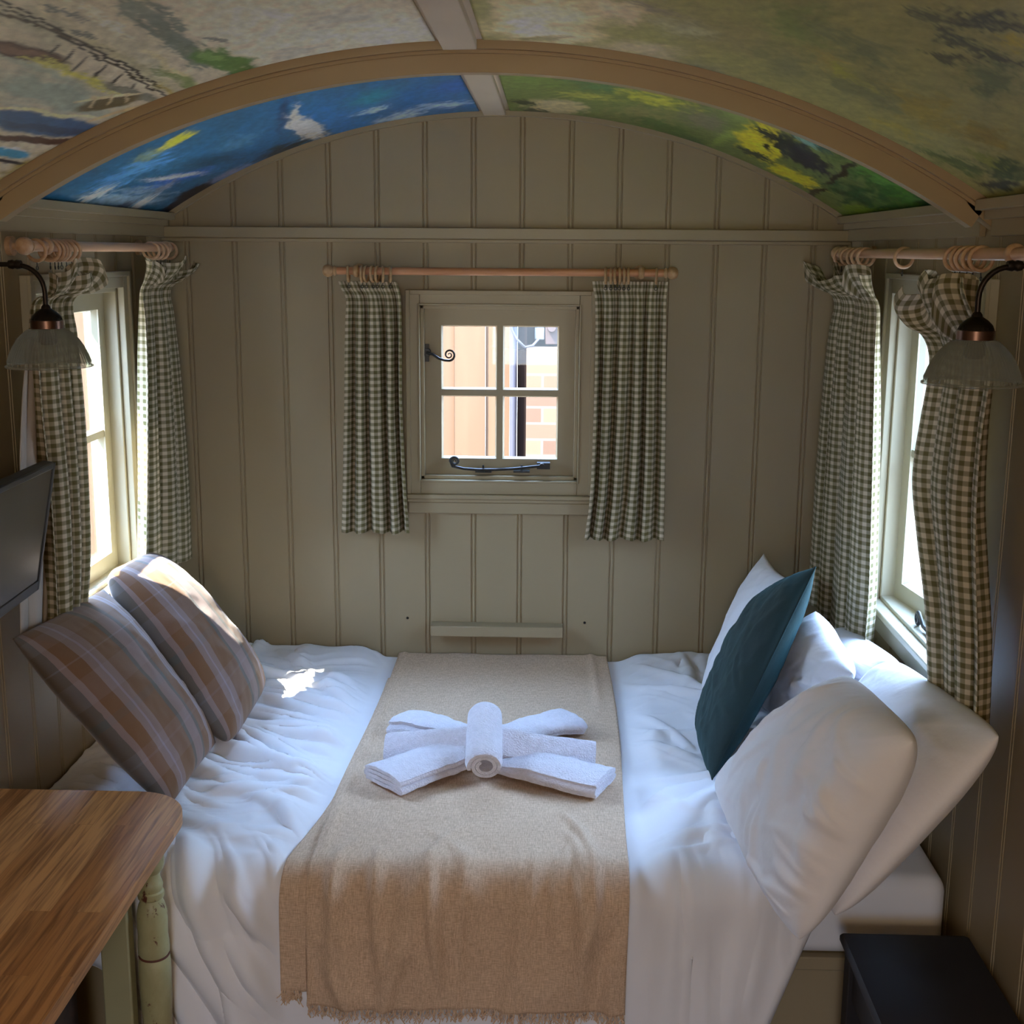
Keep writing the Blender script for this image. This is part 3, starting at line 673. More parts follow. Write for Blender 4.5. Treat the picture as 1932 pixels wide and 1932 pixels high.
FL = [S(620, 60, 330, 90, 10, (164, 155, 138), .9, .3), S(760, 60, 110, 24, 0, (176, 165, 146), .9, .7), S(640, 30, 100, 18, -6, (140, 139, 130), .9, .7), S(560, 95, 80, 12, -8, (138, 137, 128), .9, .8), S(820, 40, 60, 20, 0, (160, 160, 150), .9), S(700, 100, 60, 10, -6, (134, 135, 126), .9, .8), S(450, 60, 60, 14, 10, (166, 158, 142), .9, .8), S(500, 20, 60, 10, 10, (168, 160, 144), .9, .8),
      S(200, 50, 190, 44, 34, (140, 136, 118), .8, .5), S(60, 40, 90, 40, 30, (128, 126, 108), .8, .5), S(90, 170, 150, 44, 14, (112, 122, 112), .7, .5), S(300, 40, 90, 24, 38, (88, 95, 86), .4, .8), S(355, 95, 60, 18, 32, (84, 92, 82), .4, .8), S(270, 15, 60, 16, 10, (96, 102, 92), .5, .8), S(400, 72, 30, 4, 8, (96, 98, 90), .4, .6),
      S(250, 120, 130, 14, 32, (132, 128, 104), .6, .5), S(330, 130, 70, 8, 34, (150, 142, 112), .6, .6), S(190, 30, 80, 10, 30, (168, 162, 140), .6, .9), S(120, 20, 50, 6, 20, (86, 90, 84), .5, .9), S(160, 60, 30, 5, 20, (80, 82, 76), .5, .9),
      S(420, 112, 62, 22, 14, (62, 90, 44), .4, .5), S(455, 132, 40, 9, -20, (46, 78, 32), .5, .5), S(400, 104, 30, 8, 10, (92, 118, 66), .5, .7), S(350, 152, 60, 10, 24, (92, 104, 62), .6, .7),
      S(40, 96, 90, 16, 14, (58, 42, 34), .25, .12), S(20, 92, 70, 8, 10, (88, 66, 52), .4, .2), S(210, 108, 190, 3.0, 29, (30, 28, 24), .3, .10), S(230, 130, 190, 2.6, 29, (36, 34, 28), .3, .10), S(120, 62, 110, 2.4, 20, (52, 48, 38), .4, .1), S(60, 40, 90, 2.4, 22, (60, 54, 42), .4, .1),
      S(120, 104, 3, 22, 40, (34, 30, 26), .4, .1), S(150, 118, 3, 24, 40, (34, 30, 26), .4, .1), S(180, 134, 3, 24, 40, (34, 30, 26), .4, .1), S(212, 150, 3, 22, 40, (34, 30, 26), .4, .1), S(90, 92, 3, 20, 40, (40, 36, 30), .4, .1), S(244, 166, 3, 18, 40, (40, 36, 30), .4, .1),
      S(160, 146, 70, 9, 24, (146, 142, 66), .5, .6), S(90, 120, 50, 6, 14, (132, 130, 70), .5, .7), S(330, 175, 40, 5, 32, (128, 116, 60), .5, .6),
      S(250, 172, 60, 9, 16, (92, 92, 80), .3, .15), S(205, 190, 64, 13, -10, (70, 62, 40), .25, .12), S(208, 178, 66, 3, -6, (164, 150, 118), .3, .08), S(222, 208, 66, 3, -16, (150, 134, 100), .3, .08), S(176, 188, 3, 14, 10, (146, 134, 108), .3, .1), S(206, 184, 3, 12, 10, (146, 134, 108), .3, .1), S(236, 182, 3, 10, 10, (146, 134, 108), .3, .1),
      S(78, 232, 118, 22, 6, (34, 62, 92), .22, .08), S(80, 208, 116, 3.5, 6, (170, 156, 122), .3, .08), S(96, 240, 100, 8, 6, (26, 44, 66), .4, .2), S(90, 262, 110, 7, 4, (52, 30, 22), .25, .15),
      S(160, 262, 110, 10, -34, (104, 96, 38), .6, .6), S(60, 312, 90, 20, -22, (120, 106, 44), .6, .6), S(22, 284, 40, 9, 6, (48, 112, 138), .25, .1), S(22, 276, 40, 2.2, 6, (176, 186, 180), .3, .1), S(16, 299, 40, 4, 6, (20, 22, 30), .3, .1), S(240, 222, 60, 7, -38, (112, 104, 42), .6, .6), S(14, 348, 46, 9, -14, (16, 20, 18), .35, .2)]
painted_panel('ceiling_painting', -1.045, -0.088, -3.30, -1.34, (146, 139, 122), FL, 2.7,
              'harbour canvas with grounded boats under a pale sky, nearest the viewer left of the ridge', seed=25, step=0.005, warp=0.012)
FR = [S(1020, 40, 130, 60, 0, (176, 158, 130), .9, .4), S(1000, 50, 60, 16, 0, (188, 172, 142), .9, .8), S(1180, 20, 70, 24, 10, (150, 134, 108), .9, .7), S(1210, 90, 110, 16, 6, (128, 118, 94), .9, .6), S(1000, 64, 70, 8, 2, (110, 106, 76), .8),
      S(1350, 60, 130, 40, 20, (104, 98, 62), .9, .6), S(1330, 130, 110, 20, 14, (92, 92, 68), .9, .6), S(1480, 120, 80, 30, 24, (88, 88, 56), .9, .7), S(1500, 40, 90, 40, 18, (84, 92, 48), .9, .7), S(1280, 50, 60, 18, 10, (122, 120, 92), .9, .8),
      S(1560, 110, 60, 20, 30, (116, 106, 54), .9, .8), S(1600, 80, 90, 24, 26, (78, 82, 52), .9, .8), S(1640, 170, 90, 26, 24, (82, 82, 50), .9, .8), S(1740, 200, 90, 36, 26, (106, 96, 40), .8, .7), S(1700, 240, 60, 14, 22, (112, 104, 44), .8, .8), S(1600, 135, 40, 14, 30, (112, 112, 44), .8, .8), S(1850, 250, 60, 24, 20, (96, 84, 28), .8, .8), S(1880, 150, 70, 40, 10, (66, 74, 44), .8, .7), S(1900, 70, 24, 10, 10, (120, 112, 44), .7, .8),
      S(1860, 30, 90, 24, 12, (44, 48, 36), .6, 1.0), S(1810, 70, 60, 16, 20, (50, 54, 38), .6, 1.1), S(1780, 100, 40, 8, 14, (54, 56, 38), .6, 1.1), S(1870, 100, 50, 12, 10, (46, 50, 34), .6, 1.1), S(1760, 20, 50, 12, 20, (58, 62, 42), .6, 1.0), S(1240, 10, 50, 10, 14, (96, 88, 72), .7, 1),
      S(1800, 300, 70, 14, 22, (52, 68, 30), .7, .8), S(1900, 320, 60, 26, 20, (38, 56, 28), .7, .8), S(1900, 350, 60, 12, 10, (18, 22, 14), .5, .5), S(1860, 295, 40, 8, 24, (90, 96, 36), .7, .9)]
painted_panel('ceiling_painting', 0.008, 1.045, -3.30, -1.34, (104, 102, 60), FR, 3.0,
              'olive woodland canvas fading to pale haze, ceiling right of the ridge nearest the viewer', seed=35, step=0.0065, warp=0.045)

# ------------------------------------------------------------------ shelf and screw holes on the rear wall
a = at_y(812, 1180, -0.05); b = at_y(1062, 1204, -0.05)
mb = MB().box((a[0], -0.055, b[2]), (b[0], 0.0, a[2])); sh = mb.build('wall_ledge', TRIMP, None, 30, 0.003)
tag(sh, 'narrow painted ledge fixed low on the rear wall above the bed', 'ledge')
for i, (px, py, s_) in enumerate(((769, 1166, 'left'), (1103, 1175, 'right'))):
    q = at_y(px, py, 0); o = MB().lathe([(0, -0.0022), (0.0035, -0.0018), (0.0045, 0.0), (0.004, 0.001)], (q[0], 0, q[2]), 'y', 12).build('wall_plug', DARKM, None, 60)
    tag(o, 'dark screw plug in the rear wall to the %s of the low ledge' % s_, 'screw plug')

# ------------------------------------------------------------------ curtain poles and rings
def pole(axis, p0, p1, wall, label, mat, ringmat, fin0=True, fin1=True, brk=()):
    """p0,p1: ends along axis ('x' or 'y'); wall: coordinate of the wall behind"""
    t = thing('curtain_pole', p0, label, 'curtain pole'); P0, P1 = Vector(p0), Vector(p1)
    MB().tube([P0, P1], 0.0118, 20).build('pole', mat, t, 60)
    d = (P1 - P0).normalized()
    for P, s, on in ((P0, -1, fin0), (P1, 1, fin1)):
        if not on: continue
        prof = [(0.0, 0.036), (0.009, 0.0345), (0.0155, 0.030), (0.019, 0.022), (0.0195, 0.016), (0.017, 0.008), (0.0125, 0.003), (0.012, 0.001), (0.0155, 0.0), (0.016, -0.004), (0.0125, -0.008), (0.0118, -0.01)]
        prof = [(r, h * s) for r, h in prof]; MB().lathe(prof, P, axis, 20).build('finial', ringmat, t, 60)
    for c in brk:
        m = MB(); q = Vector(P0); q[0 if axis == 'x' else 1] = c
        m.lathe([(0.0118, -0.009), (0.016, -0.008), (0.0195, -0.003), (0.0195, 0.003), (0.016, 0.008), (0.0118, 0.009)], q, axis, 20)
        e = q.copy(); e[1 if axis == 'x' else 0] = wall; m.tube([q, e], 0.0085, 12)
        n_ = (e - q).normalized(); m.tube([e - n_ * 0.012, e], 0.022, 16); m.build('bracket', ringmat, t, 60)
    return t
ORD = ['first', 'second', 'third', 'fourth', 'fifth', 'sixth', 'seventh', 'eighth']
ring_proto = {}
def rings(axis, coords, p, ringmat, where, group, tilt=0.0):
    for i, c in enumerate(coords):
        q = Vector(p); q[0 if axis == 'x' else 1] = c; q.z -= 0.0095
        key = (axis, ringmat.name)
        lab = '%s wooden curtain ring %s' % (ORD[i], where)
        if key not in ring_proto:
            t = thing('curtain_ring', (0, 0, 0), lab, 'curtain ring', group)
            MB().torus((0, 0, 0), 0.0225, 0.0042, axis).build('ring', ringmat, t, 80)
            MB().tube([(0, 0, -0.026), (0, 0, -0.034)], 0.0012, 6).torus((0, 0, -0.038), 0.0045, 0.0011, 'y' if axis == 'x' else 'x', 12, 5).build('screw_eye', IRON, t, 80)
            ring_proto[key] = t; r = t
        else:
            src = ring_proto[key]; r = src.copy(); COL.objects.link(r); r['label'] = lab; r['group'] = group
            for ch in src.children:
                k = ch.copy(); COL.objects.link(k); k.parent = r
        r.location = q
        r.rotation_euler = (rnd.uniform(-.05, .05), rnd.uniform(-.05, .05), rnd.uniform(-.22, .22) + tilt)
RODY = -0.075
p0 = at_y(630, 515, RODY); p1 = at_y(1258, 511, RODY); rz = (p0[2] + p1[2]) / 2
pole('x', (p0[0], RODY, rz), (p1[0], RODY, rz), 0.0, 'wooden curtain pole with ball finials over the small rear window', PINE_X, RINGW, brk=(at_y(672, 515, RODY)[0], at_y(1210, 511, RODY)[0]))
X_ = lambda px: at_y(px, 513, RODY)[0]
rings('x', [X_(v) for v in (657, 683, 691, 703, 712, 722, 736)], (0, RODY, rz), RINGW, 'from the left end of the rear window pole', 'wooden rings at the left end of the rear pole')
rings('x', [X_(v) for v in (1239, 1186, 1177, 1169, 1161, 1153, 1143)], (0, RODY, rz), RINGW, 'from the right end of the rear window pole', 'wooden rings at the right end of the rear pole')
# side poles
def side_pole(s, pxs, ppy, label, brk, fin):
    X = s * (HW - 0.085); ya = at_x(pxs[0], ppy[0], X); yb = at_x(pxs[1], ppy[1], X); z = 1.893
    return X, ya[1], yb[1], z
XL = -(HW - 0.085); XR = HW - 0.085
YL = lambda px: at_x(px, 466, XL)[1]
YR = lambda px: at_x(px, 478, XR)[1]
zL = (at_x(130, 466, XL)[2] + at_x(280, 466, XL)[2]) / 2; zR = (at_x(1640, 480, XR)[2] + at_x(1797, 477, XR)[2]) / 2
pole('y', (XL, YL(52), zL), (XL, YL(322), zL), -HW, 'wooden curtain pole with round finial over the left window', PINE_Y, RINGS, fin1=False, brk=(YL(86), YL(312)))
pole('y', (XR, YR(1960), zR), (XR, YR(1583), zR), HW, 'wooden curtain pole over the right window, its near end out of view', PINE_Y, RINGS, fin1=True, brk=(YR(1915), YR(1594)))
rings('y', [YL(v) for v in (68, 93, 101, 108, 115, 124, 133)], (XL, 0, zL), RINGS, 'from the near finial of the left window pole', 'wooden rings at the near end of the left pole')
rings('y', [YL(v) for v in (319, 303, 294, 285)], (XL, 0, zL), RINGS, 'from the far end of the left window pole', 'wooden rings at the far end of the left pole')
rings('y', [YR(v) for v in (1589, 1602, 1613, 1623, 1634)], (XR, 0, zR), RINGS, 'from the far end of the right window pole', 'wooden rings at the far end of the right pole')
rings('y', [YR(1706)], (XR, 0, zR), RINGS, 'hanging alone midway along the right window pole', 'single wooden ring on the right pole')
rings('y', [YR(v) for v in (1804, 1814, 1826, 1838, 1852)], (XR, 0, zR), RINGS, 'of the near bunch counted from mid pole, right window', 'wooden rings at the near end of the right pole')

# ------------------------------------------------------------------ curtains
def interp_rows(rows, n):
    rows = sorted(rows, key=lambda r: -r[0]); z = np.array([r[0] for r in rows]); R = np.array(rows)
    # even arc spacing by row index with smoothstep-free cubic (catmull)
    t = np.linspace(0, len(rows) - 1, n); out = []
    for q in t:
        i = min(int(q), len(rows) - 2); f = q - i
        p0_, p1_, p2_, p3_ = R[max(i - 1, 0)], R[i], R[i + 1], R[min(i + 2, len(R) - 1)]
        out.append(0.5 * ((2 * p1_) + (-p0_ + p2_) * f + (2 * p0_ - 5 * p1_ + 4 * p2_ - p3_) * f * f + (-p0_ + 3 * p1_ - 3 * p2_ + p3_) * f ** 3))
    return np.array(out)
def curtain(name, rows, folds, place, label, seed=1, sharp=0.55, nu=150, nz=110, flip=False, shift=0.0, drift=0.0, mat=None, uscale=1.0):
    """rows: (z, h0, h1, depth offset, fold depth)  place(h, n, z)->world"""
    R = interp_rows(rows, nz); V = []; UV = []
    u = np.linspace(0, 1, nu); cloth = None
    vlen = 0; prev = None
    for k in range(nz):
        z, h0, h1, off, amp = R[k]; w_ = abs(h1 - h0); s = k / (nz - 1)
        uw = u + 0.10 * (vnoise(u * folds * 0.9 + seed * 7.7, s * 0.6 + seed, seed + 30) - 0.5) * np.sin(np.pi * u)
        ph = 2 * np.pi * folds * (uw + 0.04 * np.sin(2.6 * s + seed) * np.sin(np.pi * u)) + shift + drift * s
        var = 0.75 + 0.5 * vnoise(u * folds + seed * 3.3, s * 1.5 + seed, seed)
        n_ = off + amp * var * (np.tanh(2.6 * (np.sin(ph) + 0.30)) * 0.85 + 0.15 * np.sin(ph * 0.5 + seed)) + 0.004 * (fbm(u * folds * 2, s * 5, seed + 4) - 0.5)
        h = h0 + (h1 - h0) * (u + sharp * 0.5 / (2 * np.pi * folds) * np.sin(2 * ph) * 1.4)
        zz = z + 0.004 * np.sin(ph * 0.5 + seed) * sstep(.8, 1, s)
        zz = zz + 0.55 * max(0.0, off - 0.008) * (np.sin(ph * 0.62 + seed * 1.7) + 0.6 * np.sin(ph * 1.3 + seed) - 0.8)
        seg = np.sqrt(np.diff(h) ** 2 + np.diff(n_) ** 2); L = np.concatenate([[0], np.cumsum(seg)])
        if k == nz // 2: cloth = L[-1]
        if prev is not None: vlen += math.hypot(R[k][0] - prev[0], R[k][3] - prev[3])
        prev = R[k]
        V.append(np.stack([h, n_, np.full(nu, 0) + zz], 1)); UV.append((L, vlen))
    cloth = cloth * uscale
    uvs = np.concatenate([np.stack([L / L[-1] * cloth, np.full(nu, v)], 1) for L, v in UV])
    P = [place(*p) for row in V for p in row]
    f = grid_faces(nz, nu, 0, flip)
    o = mk(name, P, f, mat or GING, None, 180, uvs)
    md = o.modifiers.new('cloth thickness', 'SOLIDIFY'); md.thickness = 0.0012; md.offset = 0; md.use_rim = True
    tag(o, label, 'curtain', 'green gingham curtains'); return o

# rear pair: pixel columns read on the plane of the pole
def rear_rows(tab, y):
    out = []
    for (py, x0, x1, off, amp) in tab:
        a = at_y(x0, py, y); b = at_y(x1, py, y); out.append(((a[2] + b[2]) / 2, a[0], b[0], off, amp))
    return out
pl_rear = lambda h, n, z: (h, -0.062 - n, z)
curtain('curtain', rear_rows([(531, 638, 748, .004, .012), (545, 643, 752, .002, .010), (565, 652, 756, .0, .012), (620, 651, 758, 0, .020), (750, 650, 759, 0, .025), (880, 648, 764, 0, .026), (1004, 645, 772, 0, .026)], -0.062),
        4, pl_rear, 'green gingham curtain hanging left of the small rear window', 2, flip=False, shift=0.6, drift=0.5)
curtain('curtain', rear_rows([(531, 1119, 1262, .004, .010), (548, 1121, 1260, .002, .010), (570, 1124, 1258, .0, .012), (650, 1124, 1257, 0, .020), (800, 1120, 1256, 0, .025), (930, 1114, 1254, 0, .026), (1018, 1103, 1252, 0, .026)], -0.062),
        5, pl_rear, 'green gingham curtain hanging right of the small rear window', 5, shift=2.2, drift=-0.4)
def side_rows(tab, X):
    out = []
    for (py, x0, x1, off, amp) in tab:
        a = at_x(x0, py, X); b = at_x(x1, py, X); out.append(((a[2] + b[2]) / 2, a[1], b[1], off, amp))
    return out
cXL, cXR = -(HW - 0.075), (HW - 0.075)
pl_left = lambda h, n, z: (cXL + n, h, z)
pl_right = lambda h, n, z: (cXR - n, h, z)
curtain('curtain', side_rows([(488, 240, 350, .040, .022), (505, 246, 346, .034, .018), (528, 252, 335, .018, .012), (550, 259, 322, .0, .012), (600, 259, 328, .0, .018), (700, 257, 338, 0, .024), (850, 254, 350, 0, .026), (980, 251, 357, 0, .028), (1085, 249, 360, 0, .028)], cXL),
        3.5, pl_left, 'green gingham curtain at the far side of the left window, behind the plaid cushions', 7, flip=True, shift=1.0)
near_left = curtain('curtain', side_rows([(497, 62, 150, .038, .024), (520, 60, 156, .038, .022), (548, 66, 150, .020, .014), (572, 58, 132, .0, .012), (640, 58, 134, .0, .020), (760, 62, 142, 0, .026), (900, 76, 150, 0, .028), (1060, 86, 154, 0, .03), (1175, 92, 148, 0, .03)], cXL),
        3, pl_left, 'green gingham curtain at the near side of the left window, behind the television', 9, flip=True, shift=2.0)
LINING = solid('plain curtain lining', (0.42, 0.37, 0.33), 0.9, 0.03, 20, 300, 0.1)
lin = curtain('lining', side_rows([(640, 58, 78, -.012, .004), (850, 44, 84, -.012, .006), (1000, 42, 98, -.012, .008), (1192, 44, 98, -.012, .008)], cXL), 2, pl_left, '', 10, flip=True, mat=LINING, nu=50, nz=60)
for k_ in [q_ for q_ in ('label', 'category', 'group') if q_ in lin.keys()]: del lin[k_]
lin['label'] = 'plain pale lining showing behind the check cloth'; lin.parent = near_left
curtain('curtain', side_rows([(505, 1549, 1668, .045, .024), (525, 1556, 1667, .038, .020), (548, 1568, 1663, .020, .013), (575, 1577, 1659, .0, .012), (640, 1569, 1658, .0, .018), (760, 1559, 1658, 0, .024), (900, 1548, 1656, 0, .026), (1060, 1538, 1652, 0, .028), (1195, 1530, 1642, 0, .028)], cXR),
        4, pl_right, 'green gingham curtain at the far side of the right window, above the white pillows', 11, shift=0.4)
curtain('curtain', side_rows([(518, 1772, 1890, .045, .030), (545, 1758, 1900, .050, .030), (590, 1760, 1902, .040, .020), (640, 1768, 1896, .015, .018), (700, 1770, 1884, .0, .02), (800, 1758, 1872, .0, .024), (930, 1742, 1866, 0, .028), (1050, 1752, 1868, 0, .03), (1200, 1768, 1872, 0, .03), (1345, 1772, 1866, 0, .028)], cXR),
        3, pl_right, 'green gingham curtain at the near side of the right window, behind the right wall lamp', 13, shift=1.6)

# ------------------------------------------------------------------ bed
SKIRT_TOP = 0.583; YFRONT = -1.47; RAD = 0.055; ZHEM = 0.16
LTOP = -YFRONT - 0.02; LARC = RAD * math.pi / 2
def bed_curve(s):
    """profile from rear wall to floor: s -> (Y, Z, nY, nZ)"""
    s = np.asarray(s, float); Y = np.zeros_like(s); Z = np.zeros_like(s); nY = np.zeros_like(s); nZ = np.ones_like(s)
    a = s < LTOP; Y[a] = -0.02 - s[a]; Z[a] = SKIRT_TOP
    b = (s >= LTOP) & (s < LTOP + LARC); th = (s[b] - LTOP) / RAD
    Y[b] = YFRONT - RAD * np.sin(th); Z[b] = SKIRT_TOP - RAD + RAD * np.cos(th); nY[b] = -np.sin(th); nZ[b] = np.cos(th)
    c = s >= LTOP + LARC; q = s[c] - LTOP - LARC
    Y[c] = YFRONT - RAD - 0.03 * q; Z[c] = SKIRT_TOP - RAD - q; nY[c] = -1; nZ[c] = 0.0
    return Y, Z, nY, nZ
def creases(X, Y, n, seed, xr, yr, ang, spread, ln, wd, ht):
    """sum of tapering, slightly bowed folds: each a soft crest with a sharper lee side"""
    r = random.Random(seed); out = np.zeros_like(X)
    for _ in range(n):
        cx_, cy_ = r.uniform(*xr), r.uniform(*yr); a = math.radians((ang(cx_, cy_) if callable(ang) else ang) + r.gauss(0, spread))
        L = r.uniform(*ln) / 2; w_ = r.uniform(*wd); h_ = r.uniform(*ht); k = r.uniform(-.9, .9)
        dx, dy = X - cx_, Y - cy_; u = dx * math.cos(a) + dy * math.sin(a); v = -dx * math.sin(a) + dy * math.cos(a) - k * (u * u)
        t = np.clip(1 - (u / L) ** 2, 0, 1); q = v / (w_ * (0.6 + 0.4 * t)); q = np.where(q > 0, q * 1.35, q * 0.8)
        e_ = h_ * t * np.exp(-q * q); out = np.maximum(out, e_) + 0.3 * np.minimum(out, e_)
    return out
def duvet_h(X, S_):
    """wrinkle height of the cover"""
    front = sstep(LTOP - 0.15, LTOP + 0.05, S_)
    wl = 0.9 - 0.5 * sstep(-.2, .5, X)
    # long creases across the top, fanning out of the cushions at the left
    xw = X + 0.05 * (fbm(X * 4, S_ * 4, 3) - .5); sw = S_ + 0.16 * (fbm(X * 3, S_ * 3, 8) - .5)
    u = sw * 13 + xw * 3.5; v = xw * 2.4 - sw * 1.0
    h = 0.022 * ridge(u, v, 21) + 0.011 * ridge(u * 1.9 + 4, v * 1.6, 23)
    hr = 0.010 * ridge((sw * .8 - xw * .9) * 9, (sw + xw) * 3, 31) + 0.006 * ridge((sw + xw * .7) * 15, (sw - xw) * 5, 33)
    m = sstep(-0.1, 0.5, X)
    top = 0.35 * h * (1 - m) + 0.5 * hr * m
    left = creases(X, S_, 58, 5, (-1.0, -.34), (0.25, 1.42), lambda a, b: 16 + 20 * (b - .6), 11, (.30, .80), (.015, .032), (.012, .032))
    left2 = creases(X, S_, 22, 15, (-.95, -.40), (0.0, .45), lambda a, b: 60, 30, (.15, .40), (.016, .028), (.008, .018))
    right = creases(X, S_, 40, 6, (.36, .85), (0.0, 1.45), lambda a, b: math.degrees(math.atan2(b - .95, a - .72)), 25, (.15, .50), (.015, .028), (.008, .020))
    top = top + left + left2 + right
    # vertical folds on the skirt
    sk = 0.030 * ridge(xw * 10 - sw * 5.5 * (1 - m) + 3, sw * 2.2 + xw, 41) + 0.016 * ridge(xw * 19 - sw * 8 * (1 - m), sw * 4, 43)
    skl = creases(X, S_, 34, 7, (-.85, -.40), (LTOP - .05, LTOP + .6), 70, 9, (.22, .55), (.015, .028), (.016, .036))
    skr = creases(X, S_, 16, 8, (.38, .75), (LTOP - .25, LTOP + .6), 88, 8, (.25, .7), (.018, .034), (.012, .028))
    sk = 0.35 * sk + skl + skr
    hh = top * (1 - front) + sk * front * (1.0 - 0.35 * m)
    puff = 0.020 * fbm(X * 3, S_ * 3, 51) + 0.016 * sstep(0.28, 0.05, S_) * sstep(-0.25, -0.45, X) + 0.012 * sstep(0.2, 0.0, S_) * sstep(.33, .45, X)
    under = 1 - sstep(0.375, 0.46, np.abs(X + 0.03 * front))
    return hh * (1 - 0.92 * under) + puff * (1 - .7 * under) - 0.008 * under
nx, ns = 430, 440
STOT = LTOP + LARC + (SKIRT_TOP - RAD - ZHEM)
sv = np.linspace(0, STOT, ns)
def x_right(s): return 0.80 - 0.06 * sstep(LTOP - 0.3, LTOP + 0.05, s) - 0.13 * np.clip((s - LTOP - LARC) / (STOT - LTOP - LARC), 0, 1)
def x_left(s): return -1.062 + 0.30 * sstep(LTOP + LARC, LTOP + LARC + 0.22, s)
U, Sg = np.meshgrid(np.linspace(0, 1, nx), sv, indexing='ij')
Xg = x_left(Sg) + (x_right(Sg) - x_left(Sg)) * U
Yc, Zc, nYc, nZc = bed_curve(Sg.ravel()); Yc = Yc.reshape(Sg.shape); Zc = Zc.reshape(Sg.shape); nYc = nYc.reshape(Sg.shape); nZc = nZc.reshape(Sg.shape)
H = duvet_h(Xg, Sg)
edge = sstep(0.0, 0.02, x_right(Sg) - Xg); H = H * edge - 0.02 * (1 - edge); H = H * (0.25 + 0.75 * sstep(0.0, 0.08, Xg - x_left(Sg)))
H = H - 0.03 * sstep(0.03, 0.0, Sg)
Vd = np.stack([Xg, Yc + nYc * H, Zc + nZc * H], -1).reshape(-1, 3)
bed = thing('bed', (0, -0.75, 0), 'built-in double bed filling the rear of the room between the side windows', 'bed')
dv = mk('duvet', Vd, grid_faces(nx, ns), WHITE, None, 180)
tag(dv, 'crumpled white duvet spread over the bed and hanging down its front', 'duvet')
md = dv.modifiers.new('thickness', 'SOLIDIFY'); md.thickness = 0.012; md.offset = -1
# mattress and base
def rounded_box(name, a, b, r, mat, parent, noise=0.0, seed=1, n=2, label=None):
    mb = MB().box(a, b); o = mb.build(name, mat, parent, None, 0, label)
    m = o.modifiers.new('bevel', 'BEVEL'); m.width = r; m.segments = 5
    smooth(o.data); return o
rounded_box('mattress', (-1.045, -1.43, 0.36), (1.045, -0.015, 0.553), 0.04, WHITE, bed)
mb = MB().box((-1.05, -1.40, 0.0), (1.05, -1.36, 0.355)).box((-1.05, -1.36, 0.32), (1.05, -0.012, 0.355)).box((-1.05, -1.425, 0.325), (1.05, -1.40, 0.357))
mb.build('base_panel', TRIMP, bed, 30, 0.003)

# runner
def runner_grid(x0f, x1f, s0, s1, nxx, nss, off, seed, wave=1.0):
    u_, s_ = np.meshgrid(np.linspace(0, 1, nxx), np.linspace(s0, s1, nss), indexing='ij')
    X = x0f(s_) + (x1f(s_) - x0f(s_)) * u_
    y, z, ny, nz_ = bed_curve(s_.ravel()); y, z, ny, nz_ = [q.reshape(X.shape) for q in (y, z, ny, nz_)]
    front = sstep(LTOP - 0.1, LTOP + 0.12, s_)
    xw = X + 0.04 * (fbm(X * 5, s_ * 3, seed + 2) - .5)
    h = off + 0.004 + creases(X, s_, 14, seed + 3, (-.32, .32), (LTOP - .02, LTOP + .35), 90, 9, (.22, .5), (.014, .026), (.008, .020)) * wave + wave * (0.020 * ridge(xw * 7.5 + 1.5 + s_ * 0.8, s_ * 1.4, seed) * front + 0.008 * ridge(xw * 15, s_ * 4, seed + 5) * front
        + (1 - front) * (0.003 * ridge(xw * 8 + s_ * 4, s_ * 3, seed + 9) + 0.006 * np.exp(-((X - x1f(s_) + 0.05) / 0.012) ** 2) * sstep(.6, .3, s_) + 0.004 * np.exp(-((X - x0f(s_) - 0.02) / 0.01) ** 2)))
    return X, y + ny * h, z + nz_ * h
SFR = LTOP + LARC + 0.235
xl_ = lambda s: -0.352 + 0.018 * np.sin(s * 2.2 + 1) + 0.012 * sstep(0.9, 1.5, s)
xr_ = lambda s: 0.345 + 0.010 * np.sin(s * 3.0) - 0.006 * sstep(LTOP, SFR, s)
X, Y, Z = runner_grid(xl_, xr_, 0.012, SFR, 130, 260, 0.014, 60)
runner = thing('bed_runner', (0, -0.8, 0.58), 'beige linen runner laid down the middle of the white bed', 'bed runner')
o = mk('cloth', np.stack([X, Y, Z], -1).reshape(-1, 3), grid_faces(130, 260), LINEN, runner, 180)
md = o.modifiers.new('thickness', 'SOLIDIFY'); md.thickness = 0.003; md.offset = 0
# doubled-over left edge
xl2 = lambda s: xl_(s) - 0.008 - 0.050 * sstep(LTOP - 0.35, LTOP + .1, s)
xr2 = lambda s: xl_(s) + 0.05
X2, Y2, Z2 = runner_grid(xl2, xr2, 0.25, SFR - 0.03, 24, 200, 0.006, 75, 0.5)
o = mk('folded_edge', np.stack([X2, Y2, Z2], -1).reshape(-1, 3), grid_faces(24, 200), LINEN, runner, 180, label='under layer of the runner showing at its left edge')
md = o.modifiers.new('thickness', 'SOLIDIFY'); md.thickness = 0.003; md.offset = 0
def fringe(Xr, Yr, Zr, n, name, seed):
    mb = MB(); r = random.Random(seed)
    for i in range(n):
        t = (i + r.random()) / n * (len(Xr) - 1); k = int(t); k = min(k, len(Xr) - 2); f = t - k
        p = np.array([Xr[k] * (1 - f) + Xr[k + 1] * f, Yr[k] * (1 - f) + Yr[k + 1] * f, Zr[k] * (1 - f) + Zr[k + 1] * f])
        pts = [tuple(p + np.array([0, 0, 0.003]))]; L = r.uniform(0.018, 0.036); ax = r.uniform(-.4, .4); ay = -r.uniform(0.0, .5)
        for j in range(1, 6):
            q = j / 5; pts.append((p[0] + ax * L * q + 0.003 * math.sin(q * 7 + i), p[1] + ay * L * q + 0.003 * math.cos(q * 8 + i * 2), p[2] - L * q * (1 - .25 * q)))
        mb.tube(pts, 0.0012, 4)
    o = mb.build(name, LINEN, runner, 80); o['kind'] = 'stuff'; return o
